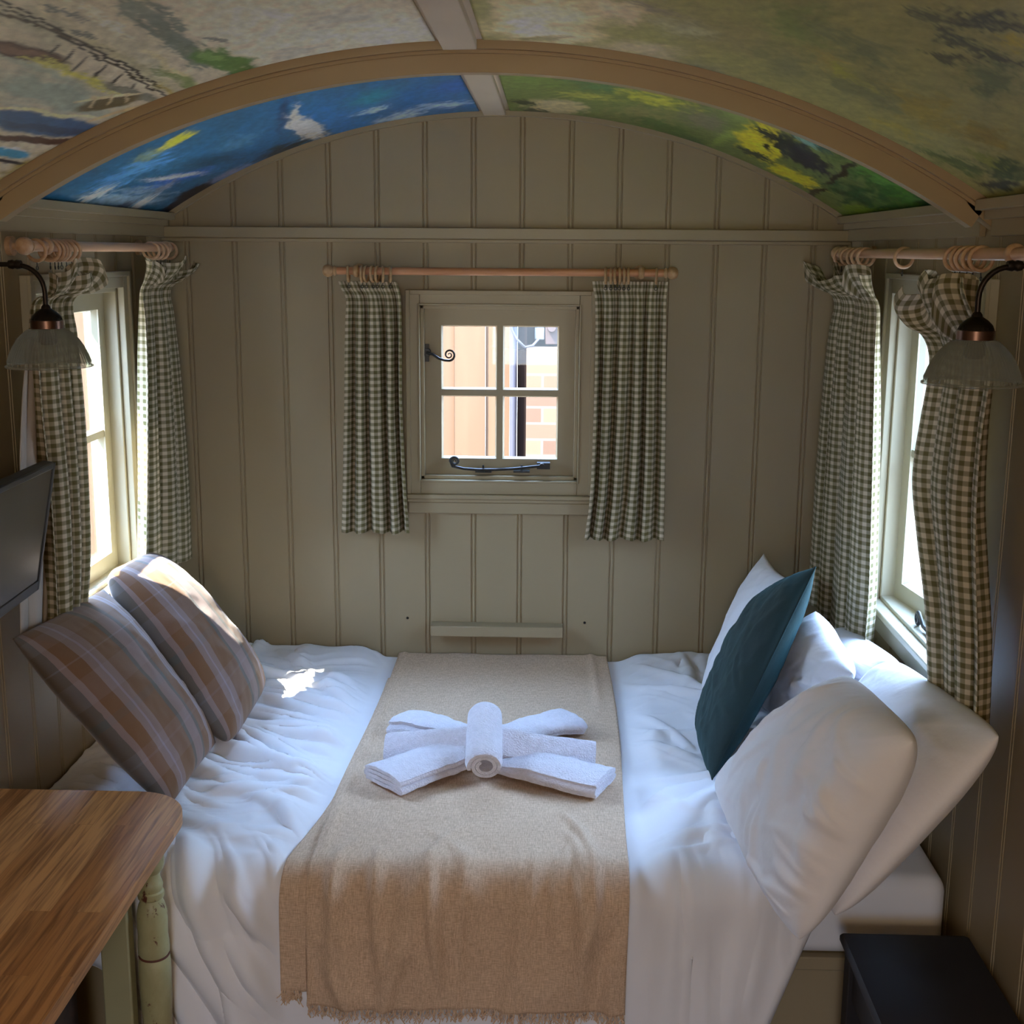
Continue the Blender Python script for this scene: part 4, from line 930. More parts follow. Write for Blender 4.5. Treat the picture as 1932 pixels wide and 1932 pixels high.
fringe(X[:, -1], Y[:, -1], Z[:, -1], 300, 'fringe', 1)
fringe(X2[:10, -1], Y2[:10, -1], Z2[:10, -1], 45, 'fringe', 2)

# ------------------------------------------------------------------ pillows and cushions
def pillow(name, corners, T, mat, label, cat, group=None, seed=1, n=70, pinch=0.07, p=2.6, q=0.55, wr=0.004, wf=5, sag=0.0, piping=None, flip=1, bulge=1.0, ruck=0.0, corner_pull=0.0, folds_n=0, fold_ang=20, fold_h=0.012, gather=-1):
    """corners: 4 points (u0v0, u1v0, u1v1, u0v1)"""
    c = [np.array(k, float) for k in corners]
    u, v = np.meshgrid(np.linspace(-1, 1, n), np.linspace(-1, 1, n), indexing='ij')
    # crisp margins need samples near the edge
    u = np.sin(u * math.pi / 2) * 0.55 + u * 0.45; v = np.sin(v * math.pi / 2) * 0.55 + v * 0.45
    uu = u * (1 - pinch * (1 - v ** 2) * np.abs(u) ** 2); vv = v * (1 - pinch * (1 - u ** 2) * np.abs(v) ** 2)
    cp = 1 - corner_pull * (np.abs(u) * np.abs(v)) ** 5
    uu = uu * cp; vv = vv * cp
    a, b = (uu + 1) / 2, (vv + 1) / 2
    P = ((1 - a) * (1 - b))[..., None] * c[0] + (a * (1 - b))[..., None] * c[1] + (a * b)[..., None] * c[2] + ((1 - a) * b)[..., None] * c[3]
    e1 = (c[1] + c[2] - c[0] - c[3]); e2 = (c[2] + c[3] - c[0] - c[1]); N = np.cross(e1, e2); N = N / np.linalg.norm(N); N = N * (1 if N @ (CAM_C + np.array([0, 0, 0.8]) - sum(c) / 4) > 0 else -1)
    D = np.sqrt(np.clip(1 - np.maximum(np.abs(u), np.abs(v)), 0, 1))
    shape = (np.clip(1 - np.abs(u) ** p, 0, 1) * np.clip(1 - np.abs(v) ** p, 0, 1)) ** q
    edge = np.clip(1 - (1 - np.abs(u)) * (1 - np.abs(v)) * 4, 0, 1)
    w1 = (fbm(u * wf * .6 + seed * 3, v * wf * .6, seed) - .5) * 2
    ang = np.arctan2(v, u); rad = np.sqrt(u * u + v * v)
    w2 = (ridge(ang * 5 + seed, rad * 1.6, seed + 3) - .3) * sstep(0.45, 0.95, rad) + (ridge(u * wf + seed, v * wf * 1.3 + u * 2, seed + 5) - .3) * .8
    disp = shape * T * (1 + .10 * w1) + wr * w2 * np.clip(shape * 3, 0, 1) * bulge
    if ruck: disp = disp + ruck * ridge(u * 1.3 + .5, v * 6 + seed, seed + 7) * np.clip(shape * 2, 0, 1) * sstep(0.1, .8, u)
    if folds_n:
        disp = disp + creases(u, v, folds_n, seed, (-.9, .9), (-.9, .9), fold_ang, 22, (.5, 1.5), (.05, .12), (.35 * fold_h, fold_h)) * sstep(0.0, 0.75, shape)
        disp = disp + creases(u, v, folds_n // 2, seed + 40, (min(gather * .55, gather * .95), max(gather * .55, gather * .95)), (-.8, .8), 5, 25, (.3, .8), (.03, .07), (.5 * fold_h, 1.1 * fold_h)) * sstep(0.0, 0.5, shape)
    disp2 = shape * T * (0.9 + .10 * w1)
    down = np.array([0, 0, -1.0]) * sag * (shape * (1 - b))[..., None]
    top = P + N * disp[..., None] + down; bot = P - N * disp2[..., None] + down
    V = list(top.reshape(-1, 3)); idx = np.arange(n * n).reshape(n, n); idb = idx.copy(); k = n * n
    for i in range(n):
        for j in range(n):
            if 0 < i < n - 1 and 0 < j < n - 1: idb[i, j] = k; V.append(bot[i, j]); k += 1
    uvs = np.stack([(u + 1) / 2, (v + 1) / 2], -1).reshape(-1, 2); uvb = np.array([((u[i, j] + 1) / 2, (v[i, j] + 1) / 2) for i in range(n) for j in range(n) if 0 < i < n - 1 and 0 < j < n - 1])
    F = []
    for i in range(n - 1):
        for j in range(n - 1):
            F.append((idx[i, j], idx[i + 1, j], idx[i + 1, j + 1], idx[i, j + 1])); F.append((idb[i, j + 1], idb[i + 1, j + 1], idb[i + 1, j], idb[i, j]))
    t = thing(name, (c[0] + c[1]) / 2, label, cat, group)
    o = mk('cover', V, F, mat, t, 180, np.concatenate([uvs, uvb]))
    bm = bmesh.new(); bm.from_mesh(o.data); bmesh.ops.recalc_face_normals(bm, faces=bm.faces); bm.to_mesh(o.data); bm.free()
    if piping:
        ed = [P[i, 0] for i in range(n)] + [P[n - 1, j] for j in range(1, n)] + [P[i, n - 1] for i in range(n - 2, -1, -1)] + [P[0, j] for j in range(n - 2, 0, -1)]
        ed.append(ed[0]); MB().tube(ed, piping, 6, cap=False).build('seam', mat, t, 80)
    return t
A3 = lambda *p: tuple(float(q) for q in p)
# plaid cushions against the left wall: bottom edge on the bed, top edge against the wall
ZB = 0.60
def cz(px, py, z): return at_z(px, py, z)
def cx(px, py, x): return at_x(px, py, x)
pillow('cushion', [cz(318, 1530, ZB + .03), cz(410, 1402, ZB + .03), cx(195, 1108, -1.0), cx(18, 1203, -0.975)], 0.070, PLAID,
       'brown and mauve plaid cushion nearest the table, leaning on the left wall', 'cushion', 'plaid cushions by the left window', seed=4, wr=0.0025, wf=3, flip=1, pinch=0.03, corner_pull=0.02)
pillow('cushion', [cz(430, 1420, ZB + .03), cz(508, 1288, ZB + .03), cx(288, 1034, -0.975), cx(190, 1082, -1.0)], 0.082, PLAID,
       'brown and mauve plaid cushion half hidden behind the nearer one, sunlit under the left window', 'cushion', 'plaid cushions by the left window', seed=9, wr=0.0025, wf=3, pinch=0.02, corner_pull=0.10)
# pillows at the right wall
WP = 'white pillows at the right end of the bed'
pillow('pillow', [cz(1570, 1745, ZB + .05), cz(1500, 1440, ZB + .03), cx(1690, 1240, 0.985), cx(1900, 1385, 0.97)], 0.075, PILLOWM,
       'large white pillow against the right wall, nearest the black side table, behind the plump one', 'pillow', WP, seed=12, wr=0.002, wf=2.2, pinch=0.0, p=3.4, corner_pull=0.05, n=100, folds_n=16, fold_ang=70, fold_h=0.009)
pillow('pillow', [cz(1508, 1792, ZB + .03), cz(1350, 1478, ZB + .03), cx(1600, 1266, 0.76), cx(1732, 1392, 0.80)], 0.088, PILLOWM,
       'plump white pillow in front, its corner pointing down over the front edge of the bed', 'pillow', WP, seed=17, wr=0.002, wf=2.6, ruck=0.0, pinch=0.0, p=3.4, corner_pull=0.05, n=120, folds_n=26, fold_ang=75, fold_h=0.013)
pillow('pillow', [cz(1600, 1420, ZB + .05), cz(1520, 1290, ZB + .03), cx(1590, 1178, 0.985), cx(1700, 1250, 0.985)], 0.08, PILLOWM,
       'white pillow lying against the sill under the right window, behind the teal cushion', 'pillow', WP, seed=22, wr=0.003, wf=2.4, pinch=0.0, p=3.2, corner_pull=0.06, folds_n=14, fold_ang=40, fold_h=0.014)
pillow('pillow', [cz(1490, 1395, ZB + .05), cz(1440, 1280, ZB + .04), cx(1540, 1148, 0.84), cx(1612, 1270, 0.87)], 0.072, PILLOWM,
       'white pillow directly behind the teal cushion, its top just showing beside the window curtain', 'pillow', WP, seed=27, wr=0.003, wf=2.4, pinch=0.0, p=3.2, corner_pull=0.04, folds_n=14, fold_ang=60, fold_h=0.012)
pillow('cushion', [at_y(1345, 1378, -0.62), at_y(1325, 1305, -0.32), at_y(1441, 1044, -0.25), at_y(1500, 1098, -0.52)], 0.055, PILLOWM,
       'white square cushion standing behind the teal velvet cushion', 'cushion', 'square cushions leaning on the pillows', seed=31, wr=0.003, wf=3, pinch=0.06, folds_n=6, fold_ang=60, fold_h=0.006)
pillow('cushion', [cz(1342, 1474, 0.612), at_y(1316, 1368, -0.62), at_y(1462, 1108, -0.62), at_y(1539, 1070, -0.96)], 0.070, TEAL,
       'dark teal velvet cushion leaning on the white pillows at the right', 'cushion', 'square cushions leaning on the pillows', seed=33, wr=0.002, wf=4, pinch=0.0, piping=0.0018, n=100, folds_n=18, fold_ang=10, fold_h=0.007)

# ------------------------------------------------------------------ towels
def ribbon(center, ht, stations):
    """center: 2D polyline (w,t); stations: (P, W axis, T axis, scale w, scale t)"""
    c = np.array(center); d = np.gradient(c, axis=0); nn = np.stack([-d[:, 1], d[:, 0]], 1); nn /= np.linalg.norm(nn, axis=1)[:, None] + 1e-9
    m = len(c); V = []; F = []
    for (P, Wa, Ta, sw, st) in stations:
        for k in range(m):
            for sg in (1, -1):
                q = c[k] + nn[k] * ht * sg; V.append(np.array(P) + np.array(Wa) * q[0] * sw + np.array(Ta) * q[1] * st)
    M2 = 2 * m
    for i in range(len(stations) - 1):
        o0, o1 = i * M2, (i + 1) * M2
        for k in range(m - 1):
            F.append((o0 + 2 * k, o0 + 2 * k + 2, o1 + 2 * k + 2, o1 + 2 * k)); F.append((o0 + 2 * k + 1, o1 + 2 * k + 1, o1 + 2 * k + 3, o0 + 2 * k + 3))
        F.append((o0, o1, o1 + 1, o0 + 1)); e = 2 * (m - 1); F.append((o0 + e, o0 + e + 1, o1 + e + 1, o1 + e))
    for o0 in (0, (len(stations) - 1) * M2):
        for k in range(m - 1): F.append((o0 + 2 * k, o0 + 2 * k + 1, o0 + 2 * k + 3, o0 + 2 * k + 2))
    return V, F
def serpentine(W, layers, dt, n=16):
    pts = []; 
    for L in range(layers):
        z = L * dt; s = 1 if L % 2 == 0 else -1; w_ = W / 2 - dt / 2 - 0.003 * (L % 3)
        for i in range(n + 1): pts.append((s * (-w_ + 2 * w_ * i / n), z))
        if L < layers - 1:
            for a in np.linspace(-math.pi / 2, math.pi / 2, 8)[1:-1]: pts.append((s * (w_ + dt / 2 * math.cos(a)), z + dt / 2 + dt / 2 * math.sin(a)))
    return [(w_, z * (1 - 0.42 * min(1, abs(w_) / (W / 2)) ** 3)) for w_, z in pts]
def towel(path, W, layers, dt, label, up=(0, 0, 1), roll0=0.0, sw=None, st=None, seed=1, twist=None):
    P = [Vector(p) for p in path]; n = 34; S_ = []
    def cr(t):
        q = t * (len(P) - 1); i = min(int(q), len(P) - 2); f = q - i
        a, b, c, d = P[max(i - 1, 0)], P[i], P[i + 1], P[min(i + 2, len(P) - 1)]
        return 0.5 * ((2 * b) + (-a + c) * f + (2 * a - 5 * b + 4 * c - d) * f * f + (-a + 3 * b - 3 * c + d) * f ** 3)
    for i in range(n):
        t = i / (n - 1); p = cr(t); tg = (cr(min(1, t + .01)) - cr(max(0, t - .01))).normalized()
        U_ = Vector(up); Wd = tg.cross(U_).normalized(); Td = Wd.cross(tg).normalized()
        r = roll0 if twist is None else np.interp(t, *twist)
        Wd2 = Wd * math.cos(r) + Td * math.sin(r); Td2 = -Wd * math.sin(r) + Td * math.cos(r)
        a = 1 if sw is None else np.interp(t, *sw); b = 1 if st is None else np.interp(t, *st)
        jit = 0.0015 * math.sin(9 * t + seed)
        S_.append((np.array(p) + np.array(Td2) * jit, np.array(Wd2), np.array(Td2), a, b))
    V, F = ribbon(serpentine(W, layers, dt), dt * 0.37, S_)
    V = np.array(V); V[:, 2] += 0.0030 * (fbm(V[:, 0] * 40, V[:, 1] * 40, seed) - .5) * 2 + 0.010 * (fbm(V[:, 0] * 12, V[:, 1] * 12, seed + 5) - .5) * sstep(ZT, ZT + .03, V[:, 2])
    o = mk('towel', V, F, TERRY, None, 180)
    bm = bmesh.new(); bm.from_mesh(o.data); bmesh.ops.recalc_face_normals(bm, faces=bm.faces); bm.to_mesh(o.data); bm.free(); smooth(o.data, 60)
    tag(o, label, 'towel', 'white towels stacked in a bow on the bed'); return o
ZT = 0.612
def tz(px, py, z): q = at_z(px, py, z); return (q[0], q[1], q[2])
towel([tz(722, 1482, ZT + .004), tz(800, 1450, ZT + .012), tz(890, 1428, ZT + .016), tz(1000, 1418, ZT + .004)], 0.15, 4, 0.0115, 'folded white towel fanning out to the lower left, its folded end facing forward', seed=2, sw=([0, .5, 1], [1, .92, .6]), st=([0, .6, 1], [1, 1, .5]))
towel([tz(1142, 1486, ZT + .004), tz(1040, 1462, ZT + .010), tz(950, 1440, ZT + .010)], 0.14, 4, 0.0115, 'folded white towel fanning out to the lower right, layered hems at its end', seed=3, sw=([0, .7, 1], [1, .95, .8]), st=([0, .6, 1], [1, 1, .6]))
towel([tz(752, 1366, ZT + .006), tz(810, 1374, ZT + .016), tz(900, 1392, ZT + .016)], 0.135, 3, 0.014, 'white towel with raised edge at the upper left of the towel bow', seed=4, sw=([0, .12, .5, 1], [.75, 1, .85, .6]), st=([0, .1, .6, 1], [.5, 1, .9, .5]))
towel([tz(1092, 1366, ZT + .006), tz(1020, 1376, ZT + .016), tz(935, 1395, ZT + .016)], 0.135, 3, 0.014, 'white towel at the upper right of the bow, hem loop at its tip', seed=5, sw=([0, .15, .5, 1], [.6, 1, .85, .6]), st=([0, .1, .6, 1], [.5, 1, .9, .5]))
towel([tz(730, 1416, ZT + .012), tz(800, 1408, ZT + .036), tz(915, 1402, ZT + .058), tz(1020, 1416, ZT + .040), tz(1120, 1432, ZT + .012)], 0.082, 3, 0.0085, 'long narrow white towel folded across the middle under the upright roll', seed=6, roll0=-0.85)
# central rolled towel
def spiral(r0, r1, turns, n):
    return [((r0 + (r1 - r0) * i / n) * math.cos(2 * math.pi * turns * i / n + 2.2), (r0 + (r1 - r0) * i / n) * math.sin(2 * math.pi * turns * i / n + 2.2)) for i in range(n + 1)]
ra = Vector(at_y(915, 1447, -1.10)); rb = Vector(at_y(917, 1338, -0.90))
ax = (rb - ra).normalized(); Wd = ax.cross(Vector((0, 0, 1))).normalized(); Td = Wd.cross(ax)
st_ = []
for i in range(26):
    t = i / 25; sc = 1.0 - 0.05 * t; bulge = 1 - 0.55 * max(0, (t - 0.86) / 0.14) ** 2 - 0.10 * max(0, (0.08 - t) / .08)
    st_.append((np.array(ra + (rb - ra) * t), np.array(Wd), np.array(Td), sc * bulge, sc * bulge))
V, F = ribbon(spiral(0.019, 0.045, 2.2, 90), 0.0050, st_)
V = np.array(V); V += 0.0015 * (fbm(V[:, 0] * 60, V[:, 2] * 60, 5)[:, None] - .5)
o = mk('towel', V, F, TERRY, None, 180); bm = bmesh.new(); bm.from_mesh(o.data); bmesh.ops.recalc_face_normals(bm, faces=bm.faces); bm.to_mesh(o.data); bm.free(); smooth(o.data, 60)
tag(o, 'rolled white towel propped over the centre of the bow, open end towards the viewer', 'towel', 'white towels stacked in a bow on the bed')

# ------------------------------------------------------------------ oak table
TZ = 0.75; tcn = at_z(318, 1572, TZ); TXR = tcn[0]; TYF = at_z(150, 1490, TZ)[1]
table = thing('table', (-0.85, -2.1, 0), 'oak block-topped table with a worn pale green turned leg, front left', 'table')
def round_corner_top(x0, x1, y0, y1, r, z0, z1, ch):
    pts = [(x0, y0), (x1, y0)]
    for i in range(15): a = i / 14 * math.pi / 2; pts.append((x1 - r + r * math.cos(a), y1 - r + r * math.sin(a)))
    pts += [(x0, y1)]
    c = np.array([(x0 + x1) / 2, (y0 + y1) / 2]); P = np.array(pts); d = P - c; ins = P - d / np.linalg.norm(d, axis=1)[:, None] * ch
    n = len(pts); V = [(p[0], p[1], z0 + ch) for p in P] + [(p[0], p[1], z1 - ch) for p in P] + [(p[0], p[1], z1) for p in ins] + [(p[0], p[1], z0) for p in ins]
    F = []
    for a, b in ((0, 1), (1, 2), (3, 0)):
        F += [(a * n + i, a * n + (i + 1) % n, b * n + (i + 1) % n, b * n + i) for i in range(n)]
    F += [tuple(2 * n + i for i in range(n)), tuple(3 * n + i for i in reversed(range(n)))]
    return V, F
V, F = round_corner_top(-1.065, TXR, -2.75, TYF, 0.12, TZ - 0.030, TZ, 0.0025)
o = mk('tabletop', V, F, OAK, table, 30)
bm = bmesh.new(); bm.from_mesh(o.data); bmesh.ops.recalc_face_normals(bm, faces=bm.faces); bm.to_mesh(o.data); bm.free(); smooth(o.data, 30)
LY = TYF - 0.165; lc = at_y(291, 1800, LY)
def turned_leg(x, y, nm):
    prof = [(0.0, 0.0), (0.018, 0.0), (0.022, 0.03), (0.026, 0.20), (0.0325, 0.36), (0.0335, 0.42), (0.0325, 0.443), (0.029, 0.449), (0.029, 0.453), (0.0325, 0.459), (0.0322, 0.48), (0.0305, 0.50), (0.0312, 0.525), (0.031, 0.545), (0.027, 0.562), (0.0235, 0.570), (0.0225, 0.576), (0.0262, 0.579), (0.0272, 0.585), (0.0262, 0.591), (0.023, 0.594), (0.0245, 0.600), (0.0255, 0.606), (0.0235, 0.612), (0.0205, 0.620), (0.0205, 0.632), (0.027, 0.640), (0.030, 0.65), (0.030, 0.704), (0.0, 0.704)]
    prof = [(r, z / 0.704 * 0.72 if z else 0.0) for r, z in prof]
    return MB().lathe(prof, (x, y, 0.0), 'z', 36).build(nm, CHIPPY, table, 35, label='pale green turned leg with chipped paint')
turned_leg(lc[0], LY, 'leg'); turned_leg(lc[0], -2.65, 'leg')
mb = MB().torus((lc[0], LY, 0.4612), 0.0300, 0.0022, 'z', 30, 6)
mb.build('worn_groove', CHIPRED, table, 60, label='red-brown wood showing in the leg turnings')
bl = at_y(198, 1800, LY - 0.02)[0]; br_ = at_y(252, 1800, LY - 0.02)[0]
MB().box((bl, LY - 0.045, 0.0), (br_, LY - 0.01, 0.72)).build('support_post', GREENP, table, 30, 0.004, label='flat pale green post beside the turned leg')
MB().box((-1.06, -2.6, 0.62), (-1.03, TYF - 0.05, 0.72)).build('wall_batten', GREENP, table, 30, 0.003)
MB().box((lc[0] - 0.10, -2.63, 0.64), (lc[0] - 0.076, TYF - 0.19, 0.719)).build('apron', GREENP, table, 30, 0.003)

ch = thing('storage_chest', (-0.93, -1.85, 0), 'dark brown wooden chest tucked under the oak table beside the bed', 'chest')
DKW = wood_mat('dark brown wood', (0.018, 0.009, 0.006), (0.05, 0.024, 0.014), (6, 30, 30), 0.5)
MB().box((-1.06, -2.2, 0.0), (-0.80, TYF - 0.225, 0.55)).build('body', DKW, ch, 30, 0.004)
MB().box((-1.065, -2.21, 0.55), (-0.79, TYF - 0.215, 0.575)).build('lid', DKW, ch, 30, 0.004)

# ------------------------------------------------------------------ black side table
BZ = 0.505; c = at_z(1585, 1757, BZ)
bt = thing('side_table', (0.9, c[1] - 0.22, 0), 'low black side table standing between the bed and the right wall', 'side table')
V, F = round_corner_top(c[0], 1.045, c[1] - 0.46, c[1], 0.012, BZ - 0.028, BZ, 0.009)
o = mk('tabletop', V, F, BLACKW, bt, 50); bm = bmesh.new(); bm.from_mesh(o.data); bmesh.ops.recalc_face_normals(bm, faces=bm.faces); bm.to_mesh(o.data); bm.free(); smooth(o.data, 50)
# a moulded lip just inside the edge of the left side
mb = MB().tube([(c[0] + 0.016, c[1] - 0.45, BZ - 0.034), (c[0] + 0.016, c[1] - 0.012, BZ - 0.034)], 0.008, 12); mb.tube([(c[0] + 0.02, c[1] - 0.010, BZ - 0.034), (1.04, c[1] - 0.010, BZ - 0.034)], 0.008, 12); mb.build('moulding', BLACKW, bt, 60)
for (x, y) in ((c[0] + 0.03, c[1] - 0.03), (c[0] + 0.03, c[1] - 0.43), (1.02, c[1] - 0.03), (1.02, c[1] - 0.43)):
    MB().box((x - 0.02, y - 0.02, 0), (x + 0.02, y + 0.02, BZ - 0.028)).build('leg', BLACKW, bt, 30, 0.003)
mb = MB().box((c[0] + 0.02, c[1] - 0.43, BZ - 0.13), (c[0] + 0.038, c[1] - 0.03, BZ - 0.028)).box((c[0] + 0.03, c[1] - 0.035, BZ - 0.13), (1.02, c[1] - 0.018, BZ - 0.028)).box((c[0] + 0.03, c[1] - 0.445, BZ - 0.13), (1.02, c[1] - 0.43, BZ - 0.028))
mb.build('apron', BLACKW, bt, 30, 0.002)
MB().box((c[0] + 0.02, c[1] - 0.44, 0.14), (1.03, c[1] - 0.02, 0.16)).build('lower_shelf', BLACKW, bt, 30, 0.002)

# ------------------------------------------------------------------ wall lamps
def wall_lamp(s, top, dia, label, bulb_low):
    """top: centre of the fitter (below the arm)"""
    T = Vector(top); t = thing('wall_lamp', (s * HW, T.y, T.z + 0.06), label, 'wall lamp', 'pair of wall lamps')
    R = dia / 2; k = R / 0.08
    wx = s * HW
    # arm: out of the wall plate, level, then curling down to the fitter
    p = [(wx, T.y, T.z + 0.075 * k), (T.x + s * 0.085, T.y, T.z + 0.088 * k), (T.x + s * 0.055, T.y, T.z + 0.088 * k)]
    for i in range(9): a = math.pi / 2 * i / 8; p.append((T.x + s * 0.048 * (1 - math.sin(a)), T.y, T.z + (0.034 + 0.052 * math.cos(a)) * k))
    p.append((T.x, T.y, T.z + 0.0)); mb = MB().tube(p, 0.0048, 12); j = Vector(p[2]); mb.lathe([(0.0, -0.012), (0.008, -0.012), (0.0095, -0.004), (0.0075, 0), (0.0095, 0.004), (0.008, 0.012), (0, 0.012)], j, 'x', 14)
    mb.build('arm', BRASS, t, 60)
    MB().lathe([(0, 0), (0.034, 0.0), (0.034, 0.006), (0.026, 0.014), (0.010, 0.020), (0, 0.022)][::-1] if s < 0 else [(0, 0), (0.034, 0), (0.034, -0.006), (0.026, -0.014), (0.010, -0.020), (0, -0.022)], (wx, T.y, T.z + 0.075 * k), 'x', 24).build('wall_plate', BRASS, t, 50)
    mb = MB().lathe([(0.005, 0.012), (0.008, 0.008), (0.009, 0.004), (0.018, -0.002), (0.026, -0.010), (0.029, -0.018), (0.0, -0.018)], (0, 0, 0), 'z', 40, 1, 0.03); mb.v = [(x * k + T.x, y * k + T.y, z * k + T.z) for x, y, z in mb.v]; mb.build('fitter', BRASS, t, 40, label='dark ribbed brass cap')
    mb = MB().lathe([(0.029, -0.018), (0.031, -0.019), (0.031, -0.034), (0.029, -0.035), (0.020, -0.035)], (0, 0, 0), 'z', 40); mb.v = [(x * k + T.x, y * k + T.y, z * k + T.z) for x, y, z in mb.v]; mb.build('collar', COPPER, t, 40, label='copper coloured collar')
    pr = [(0.031, -0.034), (0.036, -0.037), (0.046, -0.045), (0.056, -0.056), (0.065, -0.070), (0.072, -0.085), (0.0765, -0.098), (0.0785, -0.104), (0.083, -0.106), (0.083, -0.109), (0.0775, -0.108)]
    inn = [(r - 0.0022, z) for r, z in pr[:-1]][::-1]
    n = 120; v = []; f = []; full = pr + inn; m = len(full)
    for i in range(n):
        a = 2 * math.pi * i / n
        for q, (r, z) in enumerate(full):
            rr = r + (0.0028 if i % 2 else -0.0016) * (1 if 1 <= q <= 6 else 0)
            v.append((T.x + rr * k * math.cos(a), T.y + rr * k * math.sin(a), T.z + z * k))
    for i in range(n):
        for q in range(m - 1): f.append((i * m + q, i * m + q + 1, ((i + 1) % n) * m + q + 1, ((i + 1) % n) * m + q))
    MB().add(v, f).build('lamp_shade', SHADE, t, 12, label='ribbed clear glass shade')
    mb = MB().lathe([(0.0, -0.030), (0.017, -0.032), (0.018, -0.060), (0.014, -0.066), (0, -0.066)], (0, 0, 0), 'z', 20); mb.v = [(x * k + T.x, y * k + T.y, z * k + T.z) for x, y, z in mb.v]; mb.build('bulb_holder', IRONB, t, 50)
    bz = -0.064; mb = MB().lathe([(0.010, bz), (0.014, bz - 0.008), (0.022, bz - 0.020), (0.024, bz - 0.030), (0.020, bz - 0.042), (0.010, bz - 0.049), (0, bz - 0.051)] if bulb_low else [(0.009, bz), (0.014, bz - 0.008), (0.018, bz - 0.018), (0.017, bz - 0.028), (0.010, bz - 0.036), (0, bz - 0.038)], (0, 0, 0), 'z', 24)
    mb.v = [(x * k + T.x, y * k + T.y, z * k + T.z) for x, y, z in mb.v]; mb.build('bulb', GLASS, t, 80)
    return t
la = ray(87, 586); zl = 2.48; T1 = CAM_C + la / (la @ CAM_R[2]) * zl
lb = ray(1843, 602); T2 = CAM_C + lb / (lb @ CAM_R[2]) * 2.13
wall_lamp(-1, T1, 0.160, 'brass wall lamp with ribbed glass shade on the left wall above the television', False)
wall_lamp(1, T2, 0.160, 'brass wall lamp with ribbed glass shade on the right wall in front of the curtain', True)

# ------------------------------------------------------------------ television
def V3(px, py, depth): d = ray(px, py); return Vector(CAM_C + d / (d @ CAM_R[2]) * depth)
ft = V3(106, 872, 2.72); fb = V3(74, 1112, 2.74)
away = (ft - fb).normalized(); along = Vector((0.075, -1.0, 0.02)).normalized(); nrm = along.cross(away).normalized()
if nrm.x < 0: nrm = -nrm
hgt = (ft - fb).length; wid = 0.50
def slab(mb, o0, u, v, n, du, dv, d0, d1):
    p = [o0 + u * a + v * b + n * c for c in (d0, d1) for (a, b) in ((du[0], dv[0]), (du[1], dv[0]), (du[1], dv[1]), (du[0], dv[1]))]
    mb.add(p, [(0, 3, 2, 1), (4, 5, 6, 7), (0, 1, 5, 4), (1, 2, 6, 5), (2, 3, 7, 6), (3, 0, 4, 7)])
tv = thing('television', fb, 'black flat television angled out from the left wall below the lamp', 'television')
mb = MB(); slab(mb, fb, along, away, nrm, (0, wid), (0, hgt), -0.028, -0.004); bz_ = 0.012
slab(mb, fb, along, away, nrm, (0, bz_), (0, hgt), -0.004, 0.0); slab(mb, fb, along, away, nrm, (wid - bz_, wid), (0, hgt), -0.004, 0.0)
slab(mb, fb, along, away, nrm, (bz_, wid - bz_), (hgt - bz_, hgt), -0.004, 0.0); slab(mb, fb, along, away, nrm, (bz_, wid - bz_), (0, 0.022), -0.004, 0.0)
slab(mb, fb, along, away, nrm, (0.1, wid - 0.1), (0.05, hgt - 0.06), -0.045, -0.028); mb.build('casing', TVPL, tv, 30, 0.0015)
mb = MB(); slab(mb, fb, along, away, nrm, (bz_, wid - bz_), (0.022, hgt - bz_), -0.0035, -0.0022); mb.build('screen', TVSC, tv, None, label='glossy dark screen')
mid = fb + along * (wid / 2) + away * (hgt / 2) - nrm * 0.044
mb = MB().tube([mid, Vector((-HW + 0.03, mid.y + 0.03, mid.z)), Vector((-HW, mid.y + 0.03, mid.z))], 0.014, 12).box((-HW, mid.y - 0.03, mid.z - 0.09), (-HW + 0.012, mid.y + 0.09, mid.z + 0.09)); mb.build('wall_bracket', IRONB, tv, 40)

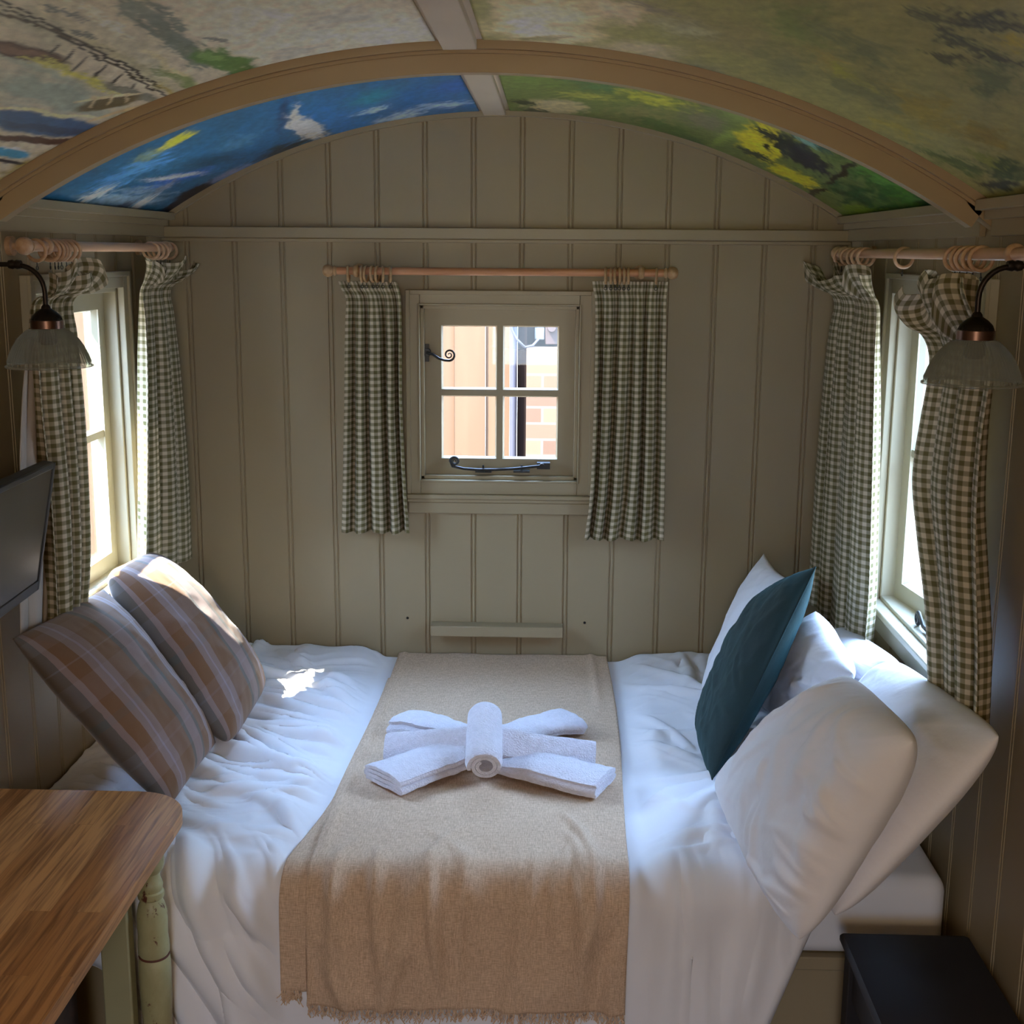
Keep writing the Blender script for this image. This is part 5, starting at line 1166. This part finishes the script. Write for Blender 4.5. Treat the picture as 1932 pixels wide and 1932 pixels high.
# ------------------------------------------------------------------ outdoors
GROUNDM = solid('sunlit gravel', (0.20, 0.175, 0.145), 0.9, 0.2, 6, 60, 0.4)
mb = MB().box((-30, -30, -0.75), (30, 30, -0.62)); g = mb.build('ground', GROUNDM, None, None); g['kind'] = 'structure'
def fence_mat(name, axis, c1, c2, pitch=0.145):
    m, nt, b = new_mat(name)
    t = nd(nt, 'ShaderNodeTexCoord'); s = nd(nt, 'ShaderNodeSeparateXYZ'); nt.links.new(t.outputs['Object'], s.inputs[0])
    a = nd(nt, 'ShaderNodeMath', operation='MULTIPLY'); a.inputs[1].default_value = 1 / pitch; nt.links.new(s.outputs[axis], a.inputs[0])
    fl_ = nd(nt, 'ShaderNodeMath', operation='FLOOR'); nt.links.new(a.outputs[0], fl_.inputs[0])
    wn_ = nd(nt, 'ShaderNodeTexWhiteNoise', noise_dimensions='1D'); nt.links.new(fl_.outputs[0], wn_.inputs['W'])
    mp = nd(nt, 'ShaderNodeMapping'); mp.inputs['Scale'].default_value = (22, 22, 1.2); nt.links.new(t.outputs['Object'], mp.inputs[0])
    n = nd(nt, 'ShaderNodeTexNoise'); n.inputs['Scale'].default_value = 1; n.inputs['Detail'].default_value = 5; nt.links.new(mp.outputs[0], n.inputs['Vector'])
    ad = nd(nt, 'ShaderNodeMath', operation='MULTIPLY_ADD'); ad.inputs[1].default_value = 0.5; nt.links.new(wn_.outputs[0], ad.inputs[0]); 
    h_ = nd(nt, 'ShaderNodeMath', operation='MULTIPLY'); h_.inputs[1].default_value = 0.5; nt.links.new(n.outputs[0], h_.inputs[0]); nt.links.new(h_.outputs[0], ad.inputs[2])
    r = nd(nt, 'ShaderNodeValToRGB'); r.color_ramp.elements[0].position = 0.25; r.color_ramp.elements[1].position = 0.75; r.color_ramp.elements[0].color = c1 + (1,); r.color_ramp.elements[1].color = c2 + (1,)
    nt.links.new(ad.outputs[0], r.inputs[0]); nt.links.new(r.outputs[0], b.inputs['Base Color']); b.inputs['Roughness'].default_value = 0.8; return m
FENX = fence_mat('fence boards rear', 'X', (0.085, 0.040, 0.016), (0.13, 0.077, 0.037))
FENY = fence_mat('fence boards left', 'Y', (0.09, 0.038, 0.015), (0.13, 0.065, 0.03))
YE = 1.9
xf = at_y(962, 730, YE)[0]
mb = MB(); x = -3.2; k = 0
while x < xf - 0.01:
    x2 = min(x + 0.145, xf); mb.box((x, YE + (0.012 if k % 2 else 0), -0.62), (x2 - 0.002, YE + 0.03, 2.35)); x = x2; k += 1
mb.box((-3.2, YE + 0.03, 0.2), (xf, YE + 0.07, 0.3)).box((-3.2, YE + 0.03, 1.8), (xf, YE + 0.07, 1.9))
tag(mb.build('fence', FENX, None, 30), 'sunlit orange timber fence of upright boards seen through the rear window', 'fence')
BRICK = bpy.data.materials.new('pale brick'); BRICK.use_nodes = True; nt = BRICK.node_tree; b = nt.nodes['Principled BSDF']
t = nd(nt, 'ShaderNodeTexCoord'); mp = nd(nt, 'ShaderNodeMapping'); mp.inputs['Rotation'].default_value = (math.pi / 2, 0, 0)
bk = nd(nt, 'ShaderNodeTexBrick'); bk.inputs['Scale'].default_value = 1; bk.inputs['Brick Width'].default_value = 0.225; bk.inputs['Row Height'].default_value = 0.075; bk.inputs['Mortar Size'].default_value = 0.006
bk.inputs['Color1'].default_value = (0.075, 0.037, 0.020, 1); bk.inputs['Color2'].default_value = (0.105, 0.070, 0.038, 1); bk.inputs['Mortar'].default_value = (0.09, 0.072, 0.055, 1)
nt.links.new(t.outputs['Object'], mp.inputs[0]); nt.links.new(mp.outputs[0], bk.inputs['Vector']); nt.links.new(bk.outputs['Color'], b.inputs['Base Color']); b.inputs['Roughness'].default_value = 0.9
DBR = solid('dark brown timber', (0.008, 0.0045, 0.004), 0.9, 0.3, 8, spec=0.1)
DRAIN = solid('grey downpipe plastic', (0.045, 0.042, 0.056), 0.5, 0.05, 8)
WHT = solid('white plastic', (0.16, 0.16, 0.16), 0.5, 0.03, 8)
xb = at_y(994, 700, YE)[0]; zb = at_y(1000, 656, YE)[2]
bw = thing('brick_outbuilding', (xb + 0.8, YE, -0.62), 'pale brick outbuilding with dark brown timber above, seen through the rear window', 'outbuilding')
mb = MB().box((xb, YE - 0.10, -0.62), (xb + 0.16, YE + 0.6, zb)).box((xb + 0.16, YE - 0.03, -0.62), (xb + 1.6, YE + 0.6, zb)); mb.build('brick_wall', BRICK, bw, 30)
MB().box((xb - 0.006, YE - 0.12, zb), (xb + 1.62, YE + 0.5, zb + 0.035)).build('coping', WHT, bw, 30, 0.004) if False else None
MB().box((xf + 0.035, YE + 0.0, -0.62), (xb - 0.001, YE + 0.35, 2.6)).box((xb - 0.001, YE + 0.12, zb), (xb + 1.6, YE + 0.35, 2.6)).build('timber_cladding', DBR, bw, 30)
q = at_y(1018, 629, YE + 0.1)
tag(MB().box((q[0] - 0.023, YE + 0.06, q[2] - 0.028), (q[0] + 0.023, YE + 0.118, q[2] + 0.028)).build('junction_box', WHT, None, 30, 0.006), 'small white box on the dark timber beyond the rear window', 'junction box')
q = at_y(1041, 629, YE + 0.1)
tag(MB().box((q[0] - 0.03, YE + 0.06, q[2] - 0.05), (q[0] + 0.03, YE + 0.118, q[2] + 0.05)).lathe([(0, 0.0), (0.022, 0.0), (0.022, 0.03), (0.0, 0.035)], (q[0], YE + 0.03, q[2] + 0.03), 'y', 16).build('outdoor_socket', solid('brown socket', (0.04, 0.022, 0.018), .5), None, 30, 0.004), 'dark brown outdoor fitting beside the white box beyond the rear window', 'outdoor fitting')
dp = thing('downpipe', (xf + 0.017, YE - 0.02, -0.62), 'grey downpipe between the fence and the brick outbuilding', 'downpipe')
MB().tube([(xf + 0.017, YE - 0.02, -0.62), (xf + 0.017, YE - 0.02, 2.5)], 0.017, 14).build('pipe', DRAIN, dp, 60)
q1 = at_y(962, 600, YE - .05); q2 = at_y(975, 640, YE - .05); q3 = at_y(990, 655, YE - .05); q4 = at_y(1005, 652, YE + .0)
tag(MB().tube([tuple(q1), tuple(at_y(966, 622, YE - .05)), tuple(q2), tuple(q3), tuple(q4), tuple(at_y(1016, 640, YE + .02))], 0.006, 8).build('cable', DRAIN, None, 80), 'grey cable looping from the downpipe to the white box', 'cable')
# left: timber fence with sky above
XE = -3.6
zf = at_x(150, 628, XE)[2]
mb = MB(); y = -1.2; k = 0
while y < 3.4:
    mb.box((XE - 0.02 - (0.012 if k % 2 else 0), y, -0.3), (XE, y + 0.143, zf + (0.01 * math.sin(k * 2.3)))); y += 0.145; k += 1
mb.box((XE - 0.07, -1.2, 0.5), (XE - 0.03, 3.4, 0.6))
tag(mb.build('fence', FENY, None, 30), 'orange timber fence of upright boards seen through the left window', 'fence')
# right: shrubs and a low brick wall
LEAF = solid('shrub leaves', (0.05, 0.075, 0.015), 0.7, 0.5, 12)
def shrub(x, y, z, r, seed, label):
    t = thing('shrub', (x, y, -0.62), label, 'shrub', 'shrubs beyond the right window'); rr = random.Random(seed); mb = MB()
    for i in range(900):
        a = rr.uniform(0, 2 * math.pi); e = math.acos(rr.uniform(-1, 1)); q = r * (0.75 + 0.25 * rr.random())
        p = Vector((x + q * math.sin(e) * math.cos(a), y + q * math.sin(e) * math.sin(a), z + q * math.cos(e)))
        u_ = Vector((rr.uniform(-1, 1), rr.uniform(-1, 1), rr.uniform(-1, 1))).normalized() * 0.06; v_ = u_.orthogonal().normalized() * 0.03
        mb.add([p - u_, p + v_, p + u_, p - v_], [(0, 1, 2, 3)])
    mb.build('foliage', LEAF, t, None); MB().tube([(x, y, -0.62), (x, y, z)], 0.04, 8).build('stem', DBR, t, 60)
for i, (px, py) in enumerate(((1758, 770), (1790, 775))):
    q = at_x(px, py, 4.2 + i * 0.5); shrub(q[0], q[1], q[2] - 0.30, 0.50, 5 + i, ['yellow-green shrub seen low through the right window pane', 'second rounder shrub farther off beyond the right window'][i])
q = at_x(1755, 850, 5.5)
tag(MB().box((5.5, -1.2, -0.62), (5.7, 9.0, q[2] + .05)).build('garden_wall', BRICK, None, 30), 'low sunlit brick garden wall beyond the right window', 'garden wall')
